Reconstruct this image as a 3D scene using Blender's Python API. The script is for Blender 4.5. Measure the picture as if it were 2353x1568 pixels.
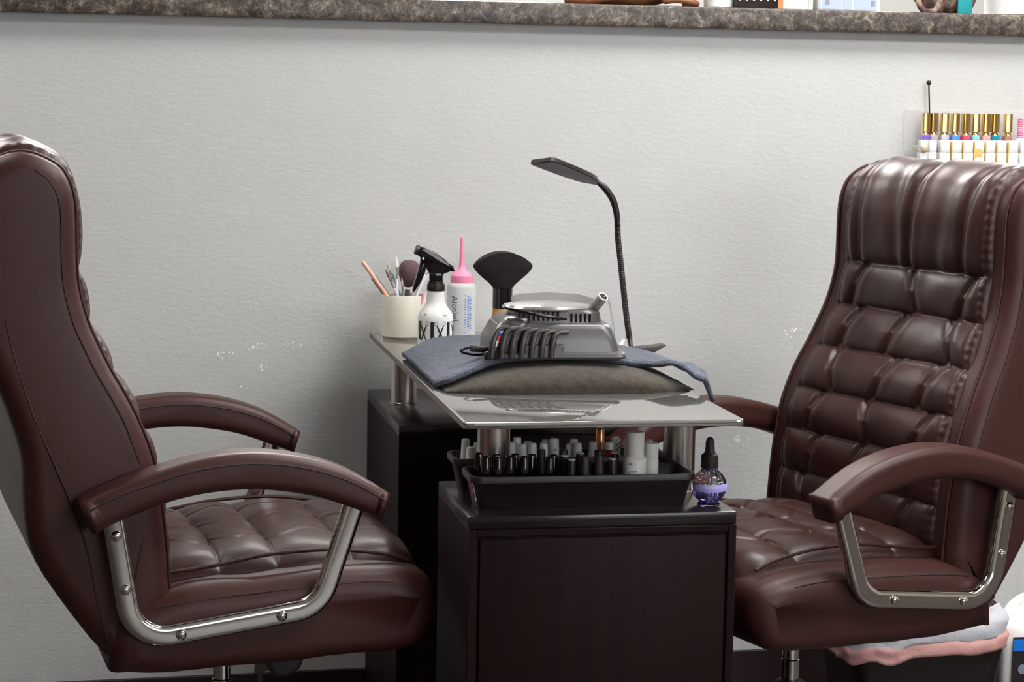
import bpy, bmesh, math, random
from mathutils import Vector, Matrix, noise
from math import sin, cos, pi, radians, sqrt
S = bpy.context.scene
for o in list(bpy.data.objects): bpy.data.objects.remove(o)
COL = S.collection

# ------------------------------------------------------------------ camera
F_PX, YAW, PITCH, ROLL = 4906.9, .1888, .1175, .0167
cam_d = bpy.data.cameras.new('camera')
cam = bpy.data.objects.new('camera', cam_d); COL.objects.link(cam)
cam_d.sensor_width = 36; cam_d.lens = F_PX / 2353 * 36
cam_d.clip_start = .05
fw = Vector((sin(YAW) * cos(PITCH), cos(YAW) * cos(PITCH), -sin(PITCH)))
r0 = Vector((cos(YAW), -sin(YAW), 0)); u0 = r0.cross(fw)
rr_ = r0 * cos(ROLL) + u0 * sin(ROLL); uu_ = -r0 * sin(ROLL) + u0 * cos(ROLL)
m = Matrix((rr_, uu_, -fw)).transposed().to_4x4(); m.translation = Vector((-.4857, -2.8718, 1.2089))
cam.matrix_world = m
S.camera = cam
# ------------------------------------------------------------------ world, exposure
w = bpy.data.worlds.new('world'); S.world = w; w.use_nodes = True
w.node_tree.nodes['Background'].inputs[0].default_value = (.95, .97, 1, 1)
w.node_tree.nodes['Background'].inputs[1].default_value = 6.0          # sky light, front fill through the added window behind the camera
S.view_settings.view_transform = 'Standard'; S.view_settings.look = 'None'
S.view_settings.gamma = 1; S.view_settings.use_curve_mapping = False
S.view_settings.exposure = 0.17
PANEL_E = 29.5          # strength of every ceiling panel
# ceiling panels: centre x, y, size x, size y, strength factor
PANELS = [(1.1, .40, 1.2, .6, .58), (1.5, -.9, 1.2, .6, .62), (2.9, -.9, 1.2, .6, .30), (-1.4, .50, 1.2, .6, .30),
          (.3, 2.7, 1.2, .6, 1.4), (2.3, 2.7, 1.2, .6, 1.4), (-1.6, 2.7, 1.2, .6, 1.0)]

# ------------------------------------------------------------------ materials
def _n(nt, t): return nt.nodes.new(t)
def mat(name, col, rough=.5, metal=0, bump=None, spec=None, coat=0, trans=0, ior=None, var=None, emit=None, sheen=0, alpha=1, bump2=None, coat_rough=.1):
    M = bpy.data.materials.new(name); M.use_nodes = True; nt = M.node_tree; b = nt.nodes['Principled BSDF']
    b.inputs['Base Color'].default_value = (*col, 1); b.inputs['Roughness'].default_value = rough; b.inputs['Metallic'].default_value = metal
    if spec is not None: b.inputs['Specular IOR Level'].default_value = spec
    if coat: b.inputs['Coat Weight'].default_value = coat; b.inputs['Coat Roughness'].default_value = coat_rough
    if trans: b.inputs['Transmission Weight'].default_value = trans
    if ior: b.inputs['IOR'].default_value = ior
    if sheen: b.inputs['Sheen Weight'].default_value = sheen
    if alpha < 1: b.inputs['Alpha'].default_value = alpha
    if emit: b.inputs['Emission Color'].default_value = (1, .98, .95, 1); b.inputs['Emission Strength'].default_value = emit
    tc = _n(nt, 'ShaderNodeTexCoord')
    if var:   # (scale, colour2, detail)
        nz = _n(nt, 'ShaderNodeTexNoise'); nz.inputs['Scale'].default_value = var[0]; nz.inputs['Detail'].default_value = 5
        nt.links.new(tc.outputs['Object'], nz.inputs['Vector'])
        rp = _n(nt, 'ShaderNodeValToRGB'); rp.color_ramp.elements[0].position = .38; rp.color_ramp.elements[1].position = .64
        rp.color_ramp.elements[0].color = (*col, 1); rp.color_ramp.elements[1].color = (*var[1], 1)
        nt.links.new(nz.outputs['Fac'], rp.inputs[0]); nt.links.new(rp.outputs[0], b.inputs['Base Color'])
    prev = None
    for bp in (bump, bump2):
        if bp:    # (scale, strength, distance)
            nz = _n(nt, 'ShaderNodeTexNoise'); nz.inputs['Scale'].default_value = bp[0]; nz.inputs['Detail'].default_value = 4
            nt.links.new(tc.outputs['Object'], nz.inputs['Vector'])
            bm_ = _n(nt, 'ShaderNodeBump'); bm_.inputs['Strength'].default_value = bp[1]; bm_.inputs['Distance'].default_value = bp[2]
            nt.links.new(nz.outputs['Fac'], bm_.inputs['Height'])
            if prev: nt.links.new(prev.outputs[0], bm_.inputs['Normal'])
            nt.links.new(bm_.outputs[0], b.inputs['Normal']); prev = bm_
    return M

leather = mat('brown_leather', (.048, .0160, .0135), .38, bump=(420, .25, .0006), bump2=(16, .25, .004), spec=.5, var=(7, (.036, .0125, .0105)))
leather_side = mat('brown_leather_smooth', (.052, .0170, .0145), .43, bump=(420, .2, .0005), bump2=(7, .3, .006), spec=.34)
stitch = mat('dark_stitching', (.022, .008, .008), .6)
chrome = mat('chrome', (.72, .70, .68), .07, 1)
brushed = mat('brushed_steel', (.60, .57, .54), .24, 1)
blackp = mat('black_plastic', (.014, .0075, .0075), .42)
blackg = mat('black_gloss_plastic', (.006, .003, .004), .08)
blackm = mat('black_matt_plastic', (.016, .011, .011), .55)
charcoal = mat('charcoal_plastic', (.045, .033, .035), .5)
glass_top = mat('black_glass', (.42, .41, .40), .025, .8, ior=2.2)
glass_edge = mat('ground_glass_edge', (.17, .125, .105), .45)
glass_rim = mat('polished_glass_rim', (.35, .33, .32), .15)
white_plastic = mat('white_plastic', (.88, .88, .86), .35)
cream = mat('cream_ceramic', (.80, .77, .66), .3)
white_cap = mat('white_cap_plastic', (.86, .90, .88), .35)
towel_m = mat('blue_terry', (.072, .088, .135), .95, bump=(700, 1.0, .003), bump2=(180, .9, .004), sheen=.3, var=(130, (.115, .14, .205)))
pillow_m = mat('taupe_plush', (.066, .052, .038), .95, bump=(500, .8, .002), bump2=(60, .6, .003), sheen=.15, var=(90, (.040, .032, .023)))
silver = mat('silver_grey_plastic', (.125, .12, .125), .32, .35)
silver_light = mat('pale_silver_plastic', (.36, .35, .35), .22, .5)
device_dark = mat('dark_grey_plastic', (.032, .026, .027), .32)
clear = mat('clear_plastic', (.95, .95, .95), .05, trans=1, ior=1.25)
acrylic = mat('clear_acrylic', (.9, .9, .9), .08, alpha=.16)
oil_glass = mat('clear_glass', (1, 1, 1), .0, trans=1, ior=1.4)
oil_m = mat('violet_oil', (.36, .34, .92), .0, trans=.9, ior=1.33)
lilac = mat('lilac_label', (.46, .42, .90), .45)
pink = mat('pink_plastic', (.95, .30, .48), .4)
frost = mat('frosted_plastic', (.74, .76, .76), .35, trans=.25, ior=1.3)
black_ink = mat('black_ink', (.012, .01, .012), .5)
blue_ink = mat('blue_ink', (.10, .20, .75), .5)
gold = mat('gold_metal', (.72, .50, .18), .18, 1)
copper = mat('copper_metal', (.62, .27, .13), .18, 1)
red_p = mat('red_polish', (.36, .006, .015), .2)
bristle = mat('black_bristles', (.008, .004, .005), .85, bump=(300, .8, .002))
wood_tan = mat('tan_wood', (.62, .33, .10), .4, var=(30, (.52, .26, .08)))
white_paper = mat('white_label', (.82, .82, .82), .5)
red_paper = mat('red_label', (.62, .05, .06), .5)
blue_paper = mat('blue_label', (.03, .13, .50), .5)
magenta_paper = mat('magenta_label', (.62, .02, .16), .5)
navy_paper = mat('navy_label', (.04, .04, .22), .5)
bagwhite = mat('white_film', (.60, .61, .66), .4, bump=(30, .5, .01))
bagpink = mat('pink_film', (.72, .38, .36), .45, bump=(30, .4, .01))
rubber = mat('dark_cable', (.05, .025, .02), .5)

def wood(name, c1, c2, rough):
    M = mat(name, c1, rough); nt = M.node_tree; b = nt.nodes['Principled BSDF']
    tc = _n(nt, 'ShaderNodeTexCoord'); mp = _n(nt, 'ShaderNodeMapping'); mp.inputs['Scale'].default_value = (14, 14, .7)
    nz = _n(nt, 'ShaderNodeTexNoise'); nz.inputs['Scale'].default_value = 3; nz.inputs['Detail'].default_value = 6
    rp = _n(nt, 'ShaderNodeValToRGB'); rp.color_ramp.elements[0].color = (*c1, 1); rp.color_ramp.elements[1].color = (*c2, 1)
    rp.color_ramp.elements[0].position = .35; rp.color_ramp.elements[1].position = .7
    nt.links.new(tc.outputs['Object'], mp.inputs[0]); nt.links.new(mp.outputs[0], nz.inputs['Vector'])
    nt.links.new(nz.outputs['Fac'], rp.inputs[0]); nt.links.new(rp.outputs[0], b.inputs['Base Color'])
    return M
espresso = wood('espresso_veneer', (.010, .0034, .0036), (.017, .0048, .0046), .5)
espresso.node_tree.nodes['Principled BSDF'].inputs['Specular IOR Level'].default_value = .12
espresso_top = wood('espresso_top', (.010, .006, .006), (.013, .008, .008), .2)

def wall_paint():
    M = bpy.data.materials.new('grey_wall_paint'); M.use_nodes = True; nt = M.node_tree; b = nt.nodes['Principled BSDF']
    b.inputs['Roughness'].default_value = .62; b.inputs['Specular IOR Level'].default_value = .3
    tc = _n(nt, 'ShaderNodeTexCoord'); mp = _n(nt, 'ShaderNodeMapping'); mp.inputs['Scale'].default_value = (1, 1, 2.2)
    nt.links.new(tc.outputs['Object'], mp.inputs[0])
    n1 = _n(nt, 'ShaderNodeTexNoise'); n1.inputs['Scale'].default_value = 55; n1.inputs['Detail'].default_value = 6; n1.inputs['Roughness'].default_value = .6
    n2 = _n(nt, 'ShaderNodeTexNoise'); n2.inputs['Scale'].default_value = 5; n2.inputs['Detail'].default_value = 3
    nt.links.new(mp.outputs[0], n1.inputs['Vector']); nt.links.new(tc.outputs['Object'], n2.inputs['Vector'])
    bm_ = _n(nt, 'ShaderNodeBump'); bm_.inputs['Strength'].default_value = .35; bm_.inputs['Distance'].default_value = .0025
    nt.links.new(n1.outputs['Fac'], bm_.inputs['Height'])
    b2 = _n(nt, 'ShaderNodeBump'); b2.inputs['Strength'].default_value = .15; b2.inputs['Distance'].default_value = .02
    nt.links.new(n2.outputs['Fac'], b2.inputs['Height']); nt.links.new(b2.outputs[0], bm_.inputs['Normal'])
    nt.links.new(bm_.outputs[0], b.inputs['Normal'])
    # worn chips: small white specks where a patchy noise allows them, low on the wall
    vo = _n(nt, 'ShaderNodeTexVoronoi'); vo.inputs['Scale'].default_value = 150
    nt.links.new(tc.outputs['Object'], vo.inputs['Vector'])
    lt = _n(nt, 'ShaderNodeMath'); lt.operation = 'LESS_THAN'; lt.inputs[1].default_value = .17
    nt.links.new(vo.outputs['Distance'], lt.inputs[0])
    # scuffed places on the wall: (x, z, radius)
    m2 = None
    for cx, cz, rad in ((-.27, .707, .030), (-.22, .722, .028), (-.14, .722, .022), (-.20, .68, .02), (-.33, .645, .02), (-.24, .645, .02), (.86, .737, .035), (.75, .52, .03), (-.22, .80, .05), (-.45, .60, .04)):
        vd = _n(nt, 'ShaderNodeVectorMath'); vd.operation = 'SUBTRACT'; vd.inputs[1].default_value = (cx, 0, cz)
        ml = _n(nt, 'ShaderNodeVectorMath'); ml.operation = 'MULTIPLY'; ml.inputs[1].default_value = (.8, 0, 1.6)
        ln = _n(nt, 'ShaderNodeVectorMath'); ln.operation = 'LENGTH'
        nt.links.new(tc.outputs['Object'], vd.inputs[0]); nt.links.new(vd.outputs[0], ml.inputs[0]); nt.links.new(ml.outputs[0], ln.inputs[0])
        mr = _n(nt, 'ShaderNodeMapRange'); mr.inputs[1].default_value = 0; mr.inputs[2].default_value = rad; mr.inputs[3].default_value = .42 if rad < .04 else .20; mr.inputs[4].default_value = 0
        nt.links.new(ln.outputs['Value'], mr.inputs[0])
        if m2 is None: m2 = mr
        else:
            mm = _n(nt, 'ShaderNodeMath'); mm.operation = 'MAXIMUM'; nt.links.new(m2.outputs[0], mm.inputs[0]); nt.links.new(mr.outputs[0], mm.inputs[1]); m2 = mm
    nt.links.new(m2.outputs[0], lt.inputs[1])
    m2 = lt
    mx = _n(nt, 'ShaderNodeMix'); mx.data_type = 'RGBA'
    mx.inputs[6].default_value = (.60, .605, .595, 1); mx.inputs[7].default_value = (1, 1, 1, 1)
    nt.links.new(m2.outputs[0], mx.inputs[0]); nt.links.new(mx.outputs[2], b.inputs['Base Color'])
    return M
paint = wall_paint()
def granite_m():
    M = bpy.data.materials.new('brown_granite_laminate'); M.use_nodes = True; nt = M.node_tree; b = nt.nodes['Principled BSDF']
    b.inputs['Roughness'].default_value = .35
    tc = _n(nt, 'ShaderNodeTexCoord')
    n1 = _n(nt, 'ShaderNodeTexNoise'); n1.inputs['Scale'].default_value = 45; n1.inputs['Detail'].default_value = 9; n1.inputs['Roughness'].default_value = .72
    n1.inputs['Distortion'].default_value = .6
    n2 = _n(nt, 'ShaderNodeTexNoise'); n2.inputs['Scale'].default_value = 220; n2.inputs['Detail'].default_value = 3
    for n_ in (n1, n2): nt.links.new(tc.outputs['Object'], n_.inputs['Vector'])
    r = _n(nt, 'ShaderNodeValToRGB'); e = r.color_ramp.elements
    e[0].position = .36; e[0].color = (.022, .016, .013, 1); e[1].position = .50; e[1].color = (.085, .066, .055, 1)
    x = e.new(.60); x.color = (.20, .165, .13, 1); x = e.new(.70); x.color = (.42, .36, .27, 1)
    ad = _n(nt, 'ShaderNodeMath'); ad.operation = 'MULTIPLY_ADD'; ad.inputs[1].default_value = .3
    nt.links.new(n2.outputs['Fac'], ad.inputs[0]); 
    sb = _n(nt, 'ShaderNodeMath'); sb.operation = 'SUBTRACT'; sb.inputs[1].default_value = .15
    nt.links.new(n1.outputs['Fac'], sb.inputs[0]); nt.links.new(sb.outputs[0], ad.inputs[2])
    nt.links.new(ad.outputs[0], r.inputs[0]); nt.links.new(r.outputs[0], b.inputs['Base Color'])
    return M
granite = granite_m()
room_paint = mat('white_room_paint', (.80, .80, .79), .7)
room_dark = mat('taupe_room_paint', (.22, .18, .16), .7)
room_grey = mat('grey_room_paint', (.50, .44, .38), .7)
ceil_m = mat('ceiling_tile', (.75, .75, .74), .8)
floor_m = mat('dark_floor_vinyl', (.045, .036, .032), .45, var=(6, (.035, .028, .025)))
base_m = mat('dark_baseboard', (.020, .008, .009), .45)

# ------------------------------------------------------------------ builders
def link(name, me, mt, parent=None, smooth=True, loc=None):
    o = bpy.data.objects.new(name, me); COL.objects.link(o)
    if mt is not None:
        for k in (mt if isinstance(mt, (list, tuple)) else [mt]): me.materials.append(k)
    if smooth:
        for p in me.polygons: p.use_smooth = True
        if hasattr(me, 'set_sharp_from_angle') and smooth != 'all': me.set_sharp_from_angle(angle=radians(38))
    if parent: o.parent = parent
    if loc: o.location = loc
    return o
def tag(o, label, cat, group=None, kind=None):
    o['label'] = label; o['category'] = cat
    if group: o['group'] = group
    if kind: o['kind'] = kind
    return o
def thing(name, label, cat, loc=(0, 0, 0), rz=0, group=None):
    o = bpy.data.objects.new(name, None); COL.objects.link(o); o.empty_display_size = .05
    o.location = loc; o.rotation_euler = (0, 0, rz)
    return tag(o, label, cat, group)
def struct(o): o['kind'] = 'structure'; return o
def finish(bm, name='m'):
    me = bpy.data.meshes.new(name); bmesh.ops.recalc_face_normals(bm, faces=bm.faces); bm.to_mesh(me); bm.free(); return me
def add_box(bm, x0, x1, y0, y1, z0, z1, bev=0, seg=2, M=None):
    r = bmesh.ops.create_cube(bm, size=1)['verts']
    for v in r:
        v.co = Vector(((x0 + x1) / 2 + v.co.x * (x1 - x0), (y0 + y1) / 2 + v.co.y * (y1 - y0), (z0 + z1) / 2 + v.co.z * (z1 - z0)))
    if bev:
        es = list({e for v in r for e in v.link_edges})
        nb = bmesh.ops.bevel(bm, geom=es, offset=bev, segments=seg, profile=.5, affect='EDGES')
        r = list({v for f in nb['faces'] for v in f.verts} | {v for v in r if v.is_valid})
    if M is not None:
        for v in r: v.co = M @ v.co
    return r
def box(name, x0, x1, y0, y1, z0, z1, mt, parent=None, bev=0, seg=2, M=None):
    bm = bmesh.new(); add_box(bm, x0, x1, y0, y1, z0, z1, bev, seg, M); return link(name, finish(bm), mt, parent)
def add_lathe(bm, prof, c=(0, 0, 0), seg=32, M=None, sx=1, sy=1):
    rings = []
    for r, z in prof:
        if r < 1e-6: rings.append([bm.verts.new((c[0], c[1], c[2] + z))])
        else: rings.append([bm.verts.new((c[0] + sx * r * cos(2 * pi * k / seg), c[1] + sy * r * sin(2 * pi * k / seg), c[2] + z)) for k in range(seg)])
    for a, b in zip(rings, rings[1:]):
        for k in range(seg):
            k2 = (k + 1) % seg
            if len(a) == 1 and len(b) == 1: continue
            if len(a) == 1: bm.faces.new((a[0], b[k], b[k2]))
            elif len(b) == 1: bm.faces.new((a[k], a[k2], b[0]))
            else: bm.faces.new((a[k], a[k2], b[k2], b[k]))
    if M is not None:
        for rg in rings:
            for v in rg: v.co = M @ v.co
def lathe(name, prof, mt, parent=None, c=(0, 0, 0), seg=32, M=None, sx=1, sy=1):
    bm = bmesh.new(); add_lathe(bm, prof, c, seg, M, sx, sy); return link(name, finish(bm), mt, parent)
def catmull(P, n=8):
    P = [Vector(p) for p in P]; out = []
    Q = [P[0] * 2 - P[1]] + P + [P[-1] * 2 - P[-2]]
    for i in range(1, len(Q) - 2):
        a, b, c, d = Q[i - 1:i + 3]
        for k in range(n):
            t = k / n
            out.append(.5 * ((2 * b) + (c - a) * t + (2 * a - 5 * b + 4 * c - d) * t * t + (3 * b - a - 3 * c + d) * t ** 3))
    out.append(P[-1]); return out
def add_sweep(bm, path, sect, scale=None, up=Vector((0, 1, 0)), cap=True):
    """sect: list of (a,b): a along `up`-ish axis, b along the other; path of Vectors"""
    n = len(path); rings = []; U = Vector(up)
    for i, p in enumerate(path):
        t = (path[min(i + 1, n - 1)] - path[max(i - 1, 0)]).normalized()
        U = (U - t * U.dot(t)).normalized(); B = t.cross(U)
        s = scale[i] if scale else 1
        if not isinstance(s, tuple): s = (s, s)
        rings.append([bm.verts.new(p + U * a * s[0] + B * b * s[1]) for a, b in sect])
    m_ = len(sect)
    for a, b in zip(rings, rings[1:]):
        for k in range(m_): bm.faces.new((a[k], a[(k + 1) % m_], b[(k + 1) % m_], b[k]))
    if cap: bm.faces.new(rings[0]); bm.faces.new(list(reversed(rings[-1])))
def circ(r, n=12): return [(r * cos(2 * pi * k / n), r * sin(2 * pi * k / n)) for k in range(n)]
def rrect(w_, h_, r, n=4):
    o = []
    for cx, cy, a0 in ((w_ / 2 - r, h_ / 2 - r, 0), (-w_ / 2 + r, h_ / 2 - r, 90), (-w_ / 2 + r, -h_ / 2 + r, 180), (w_ / 2 - r, -h_ / 2 + r, 270)):
        for k in range(n + 1):
            a = radians(a0 + 90 * k / n); o.append((cx + r * cos(a), cy + r * sin(a)))
    return o
def tube(name, pts, r, mt, parent=None, n=10, seg=8, smooth_path=True, scale=None, up=(0, 1, 0.01)):
    path = catmull(pts, seg) if smooth_path else [Vector(p) for p in pts]
    bm = bmesh.new(); add_sweep(bm, path, circ(r, n), scale, up=Vector(up)); return link(name, finish(bm), mt, parent)
def prism(name, poly, y0, y1, mt, parent=None, bev=0, seg=3, fn=None, plane='xz'):
    """poly in (x,z), extruded along y"""
    bm = bmesh.new()
    if plane == 'xz': A = [bm.verts.new((x, y0, z)) for x, z in poly]; B = [bm.verts.new((x, y1, z)) for x, z in poly]
    else: A = [bm.verts.new((x, y, y0)) for x, y in poly]; B = [bm.verts.new((x, y, y1)) for x, y in poly]
    n = len(poly); fa = bm.faces.new(A); fb = bm.faces.new(list(reversed(B)))
    for k in range(n): bm.faces.new((A[k], B[k], B[(k + 1) % n], A[(k + 1) % n]))
    if bev:
        es = list(set(fa.edges) | set(fb.edges))
        bmesh.ops.bevel(bm, geom=es, offset=bev, segments=seg, profile=.5, affect='EDGES')
    if fn:
        for v in bm.verts: v.co = fn(v.co)
    return link(name, finish(bm), mt, parent)
def rprism(name, pts, y0, y1, r, mt, parent=None, fn=None, n=7):
    # closed side outline pts (x, z) carried across y with rounded long edges
    N = len(pts); P = [Vector((a, b)) for a, b in pts]
    area = sum(P[i].x * P[(i + 1) % N].y - P[(i + 1) % N].x * P[i].y for i in range(N)); sg = 1 if area > 0 else -1
    nr = []
    for i in range(N):
        t = Vector((0, 0))
        for k in (1, 2, 3): t += (P[(i + k) % N] - P[(i - k) % N]).normalized()
        t.normalize(); nr.append(Vector((-t.y, t.x)) * sg)
    st = []
    for k in range(n + 1):
        a = pi / 2 * k / n; st.append((y0 + r * (1 - sin(a)), r * (1 - cos(a))))
    st = [(y, r * (1 - sin(pi / 2 * k / n))) for k, y in enumerate([y0 + r * (1 - cos(pi / 2 * k / n)) for k in range(n + 1)])]
    st = st + [(y0 + (y1 - y0) * f, 0) for f in (.3, .5, .7)] + [(y1 - (y - y0), d) for y, d in reversed(st)]
    bm = bmesh.new(); R_ = []
    for y, d in st: R_.append([bm.verts.new((P[i].x + nr[i].x * d, y, P[i].y + nr[i].y * d)) for i in range(N)])
    for a, b in zip(R_, R_[1:]):
        for i in range(N): bm.faces.new((a[i], a[(i + 1) % N], b[(i + 1) % N], b[i]))
    bm.faces.new(R_[0]); bm.faces.new(list(reversed(R_[-1])))
    if fn:
        for v in bm.verts: v.co = fn(v.co)
    return link(name, finish(bm), mt, parent, smooth='all')
def grid(name, nu, nv, fn, mt, parent=None, thick=0, closed=False):
    """fn(u,v)->Vector ; u,v in 0..1"""
    bm = bmesh.new(); V = [[bm.verts.new(fn(i / nu, j / nv)) for j in range(nv + 1)] for i in range(nu + 1)]
    for i in range(nu):
        for j in range(nv): bm.faces.new((V[i][j], V[i + 1][j], V[i + 1][j + 1], V[i][j + 1]))
    me = finish(bm); o = link(name, me, mt, parent, smooth='all')
    if thick:
        s = o.modifiers.new('thickness', 'SOLIDIFY'); s.thickness = thick; s.offset = 0
    return o
def loft(name, rings, mt, parent=None, cap0=True, cap1=True, extra=None):
    bm = bmesh.new(); R_ = [[bm.verts.new(p) for p in r] for r in rings]; n = len(rings[0])
    for a, b in zip(R_, R_[1:]):
        for k in range(n): bm.faces.new((a[k], a[(k + 1) % n], b[(k + 1) % n], b[k]))
    if cap0: bm.faces.new(list(reversed(R_[0])))
    if cap1: bm.faces.new(R_[-1])
    return link(name, finish(bm), mt, parent)
def text_mesh(name, s, size, mt, parent, fn, extrude=.0002, sx=1, align='CENTER'):
    """flat lettering bent by fn(x, y, d) -> Vector"""
    cu = bpy.data.curves.new(name, 'FONT'); cu.body = s; cu.size = size; cu.extrude = 0; cu.align_x = align; cu.align_y = 'CENTER'; cu.resolution_u = 3
    t = bpy.data.objects.new(name + '_t', cu); COL.objects.link(t)
    bpy.context.view_layer.update()
    me = bpy.data.meshes.new_from_object(t.evaluated_get(bpy.context.evaluated_depsgraph_get()))
    bpy.data.objects.remove(t); bpy.data.curves.remove(cu)
    for v in me.vertices: v.co = fn(v.co.x * sx, v.co.y)
    return link(name, me, mt, parent, smooth=False)
def smooth01(t): t = max(0, min(1, t)); return t * t * (3 - 2 * t)

# ------------------------------------------------------------------ the room
WS = .0449; WY = 1.1379; WA = math.atan(WS)
def wl(x, off=0): return WY + WS * x - off                      # y of the wall face at x
MW = Matrix.Translation((0, WY, 0)) @ Matrix.Rotation(WA, 4, 'Z')   # wall frame: x along, -y towards the camera
wall = struct(box('wall_back', -3.6, 5.0, 0, .12, 0, 1.331, paint)); wall.matrix_world = MW
cap = box('counter_top', -3.6, 5.0, -.028, .34, 1.331, 1.3725, granite, bev=.004); cap.matrix_world = MW
tag(cap, 'long brown speckled granite-look counter slab capping the grey half wall', 'counter')
bb = struct(box('baseboard_back', -3.6, 5.0, -.012, 0, 0, .092, base_m)); bb.matrix_world = MW
struct(box('floor', -3.6, 5.0, -4.4, 5.6, -.05, 0, floor_m))
struct(box('ceiling', -3.6, 5.0, -4.4, 5.6, 2.7, 2.75, ceil_m))
struct(box('wall_far', -3.6, 5.0, 5.5, 5.6, 0, 2.7, room_paint))
bm = bmesh.new()      # front wall behind the camera; unseen window opening added for front fill
for a in ((-3.6, .6, 0, 2.7), (3.4, 5.0, 0, 2.7), (.6, 3.4, 0, .85), (.6, 3.4, 2.35, 2.7)): add_box(bm, a[0], a[1], -4.4, -4.3, a[2], a[3])
struct(link('wall_front', finish(bm), room_grey))
bm = bmesh.new()  # frame and pane of the added fill window
for a in ((.6, .66, .85, 2.35), (3.34, 3.4, .85, 2.35), (1.97, 2.03, .85, 2.35), (.66, 3.34, .85, .91), (.66, 3.34, 2.29, 2.35)): add_box(bm, a[0], a[1], -4.38, -4.32, a[2], a[3])
wf = struct(link('added_window_1', finish(bm), white_plastic))
box('added_window_pane', .66, 3.34, -4.352, -4.348, .91, 2.29, mat('added_window_glass', (.9, .95, .95), .02, alpha=.08), wf)
struct(box('wall_left', -3.7, -3.6, -4.4, 5.6, 0, 2.7, room_dark))
struct(box('wall_right', 5.0, 5.1, -4.4, 5.6, 0, 2.7, room_grey))
for i, (x, y, sx_, sy_, k) in enumerate(PANELS):
    t = thing('ceiling_light', 'rectangular white ceiling light panel %s' % ('over the manicure desk' if i == 0 else 'outside the picture'), 'ceiling light', (x, y, 2.7), 0, 'ceiling light panels' if i else None)
    if i: t['label'] = 'rectangular white ceiling light panel away from the manicure desk'
    em = mat('light_diffuser', (.9, .9, .9), .5, emit=PANEL_E * k)
    box('diffuser', -sx_ / 2, sx_ / 2, -sy_ / 2, sy_ / 2, -.012, -.002, em, t)
    bm = bmesh.new()
    for a in ((-sx_ / 2 - .02, -sx_ / 2, -sy_ / 2 - .02, sy_ / 2 + .02), (sx_ / 2, sx_ / 2 + .02, -sy_ / 2 - .02, sy_ / 2 + .02), (-sx_ / 2, sx_ / 2, -sy_ / 2 - .02, -sy_ / 2), (-sx_ / 2, sx_ / 2, sy_ / 2, sy_ / 2 + .02)):
        add_box(bm, *a, -.015, 0)
    link('frame', finish(bm), white_plastic, t)

# ------------------------------------------------------------------ desk
W_, L_ = .40, 1.1064
desk = thing('manicure_desk', 'narrow dark espresso manicure desk with black glass top on steel columns', 'desk', (0, 0, 0))
def off(o, v): o.location = Vector(o.location) + Vector(v); return o
prism('glass_top', [(a + W_ / 2, b + L_ / 2) for a, b in rrect(W_, L_, .006, 3)], .741, .750, glass_top, desk, bev=.0012, seg=2, plane='xy')
box('edge_trim', -.001, .0005, .012, L_ - .012, .7402, .7496, glass_edge, desk)
box('edge_trim', .012, W_ - .012, -.001, .0005, .7466, .7496, glass_rim, desk)
for x, y, zb in ((.069, .16, .618), (.349, .16, .618), (.042, .925, .640), (.35, .925, .640)):
    lathe('column', [(0, zb), (.0255, zb), (.0255, zb + .003), (.0238, zb + .004), (.0238, .7405), (0, .7405)], brushed, desk, (x, y, 0), 40)
def pedestal(x0, x1, y0, y1, zt, front_panel):
    bm = bmesh.new()
    add_box(bm, x0, x1, y0 + .002, y1, .02, zt - .018, .001, 1)
    b = link('pedestal', finish(bm), espresso, desk)
    box('pedestal_top', x0, x1, y0, y1, zt - .018, zt, espresso_top, desk, bev=.0012, seg=2)
    if front_panel:
        fp = box('drawer_front', x0 + .016, x1 - .016, y0 - .004, y0 + .002, .045, zt - .032, espresso, desk, bev=.0015, seg=2)
        bm = bmesh.new()
        for a in ((x0, x0 + .012, .02, zt - .0185), (x1 - .012, x1, .02, zt - .0185), (x0 + .012, x1 - .012, zt - .0285, zt - .0185)):
            add_box(bm, a[0], a[1], y0 - .003, y0 + .002, a[2], a[3], .001, 1)
        link('front_frame', finish(bm), espresso, desk)
    box('plinth', x0 + .02, x1 - .02, y0 + .03, y1 - .02, 0, .02, base_m, desk)
pedestal(.006, .392, 0, .274, .618, True)
pedestal(-.002, .40, .6645, 1.108, .640, False)

# ------------------------------------------------------------------ trays and small bottles
def tray(name, label, x0, x1, y0, y1, z0, z1):
    t = thing(name, label, 'tray', ((x0 + x1) / 2, (y0 + y1) / 2, z0))
    w_, d_, h_ = x1 - x0, y1 - y0, z1 - z0
    def ring(ww, dd, r, z): return [Vector((a, b, z)) for a, b in rrect(ww, dd, r, 5)]
    rings = [ring(w_ - .028, d_ - .024, .010, 0), ring(w_ - .026, d_ - .022, .012, .002), ring(w_ - .010, d_ - .010, .014, h_ - .010), ring(w_ - .009, d_ - .009, .014, h_ - .0095), ring(w_, d_, .016, h_ - .009), ring(w_, d_, .016, h_ - .001), ring(w_ - .001, d_ - .001, .016, h_),
             ring(w_ - .010, d_ - .010, .013, h_), ring(w_ - .012, d_ - .012, .012, h_ - .001), ring(w_ - .029, d_ - .025, .009, .003)]
    loft('tray_body', rings, blackp, t)
    return t
TR1 = tray('storage_tray', 'black plastic tray at the front edge of the pedestal, holding black-capped bottles', .016, .345, .042, .136, .618, .6655)
TR2 = tray('storage_tray', 'black plastic tray behind the steel columns, holding white-capped bottles', .016, .345, .190, .272, .618, .6655)
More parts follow.
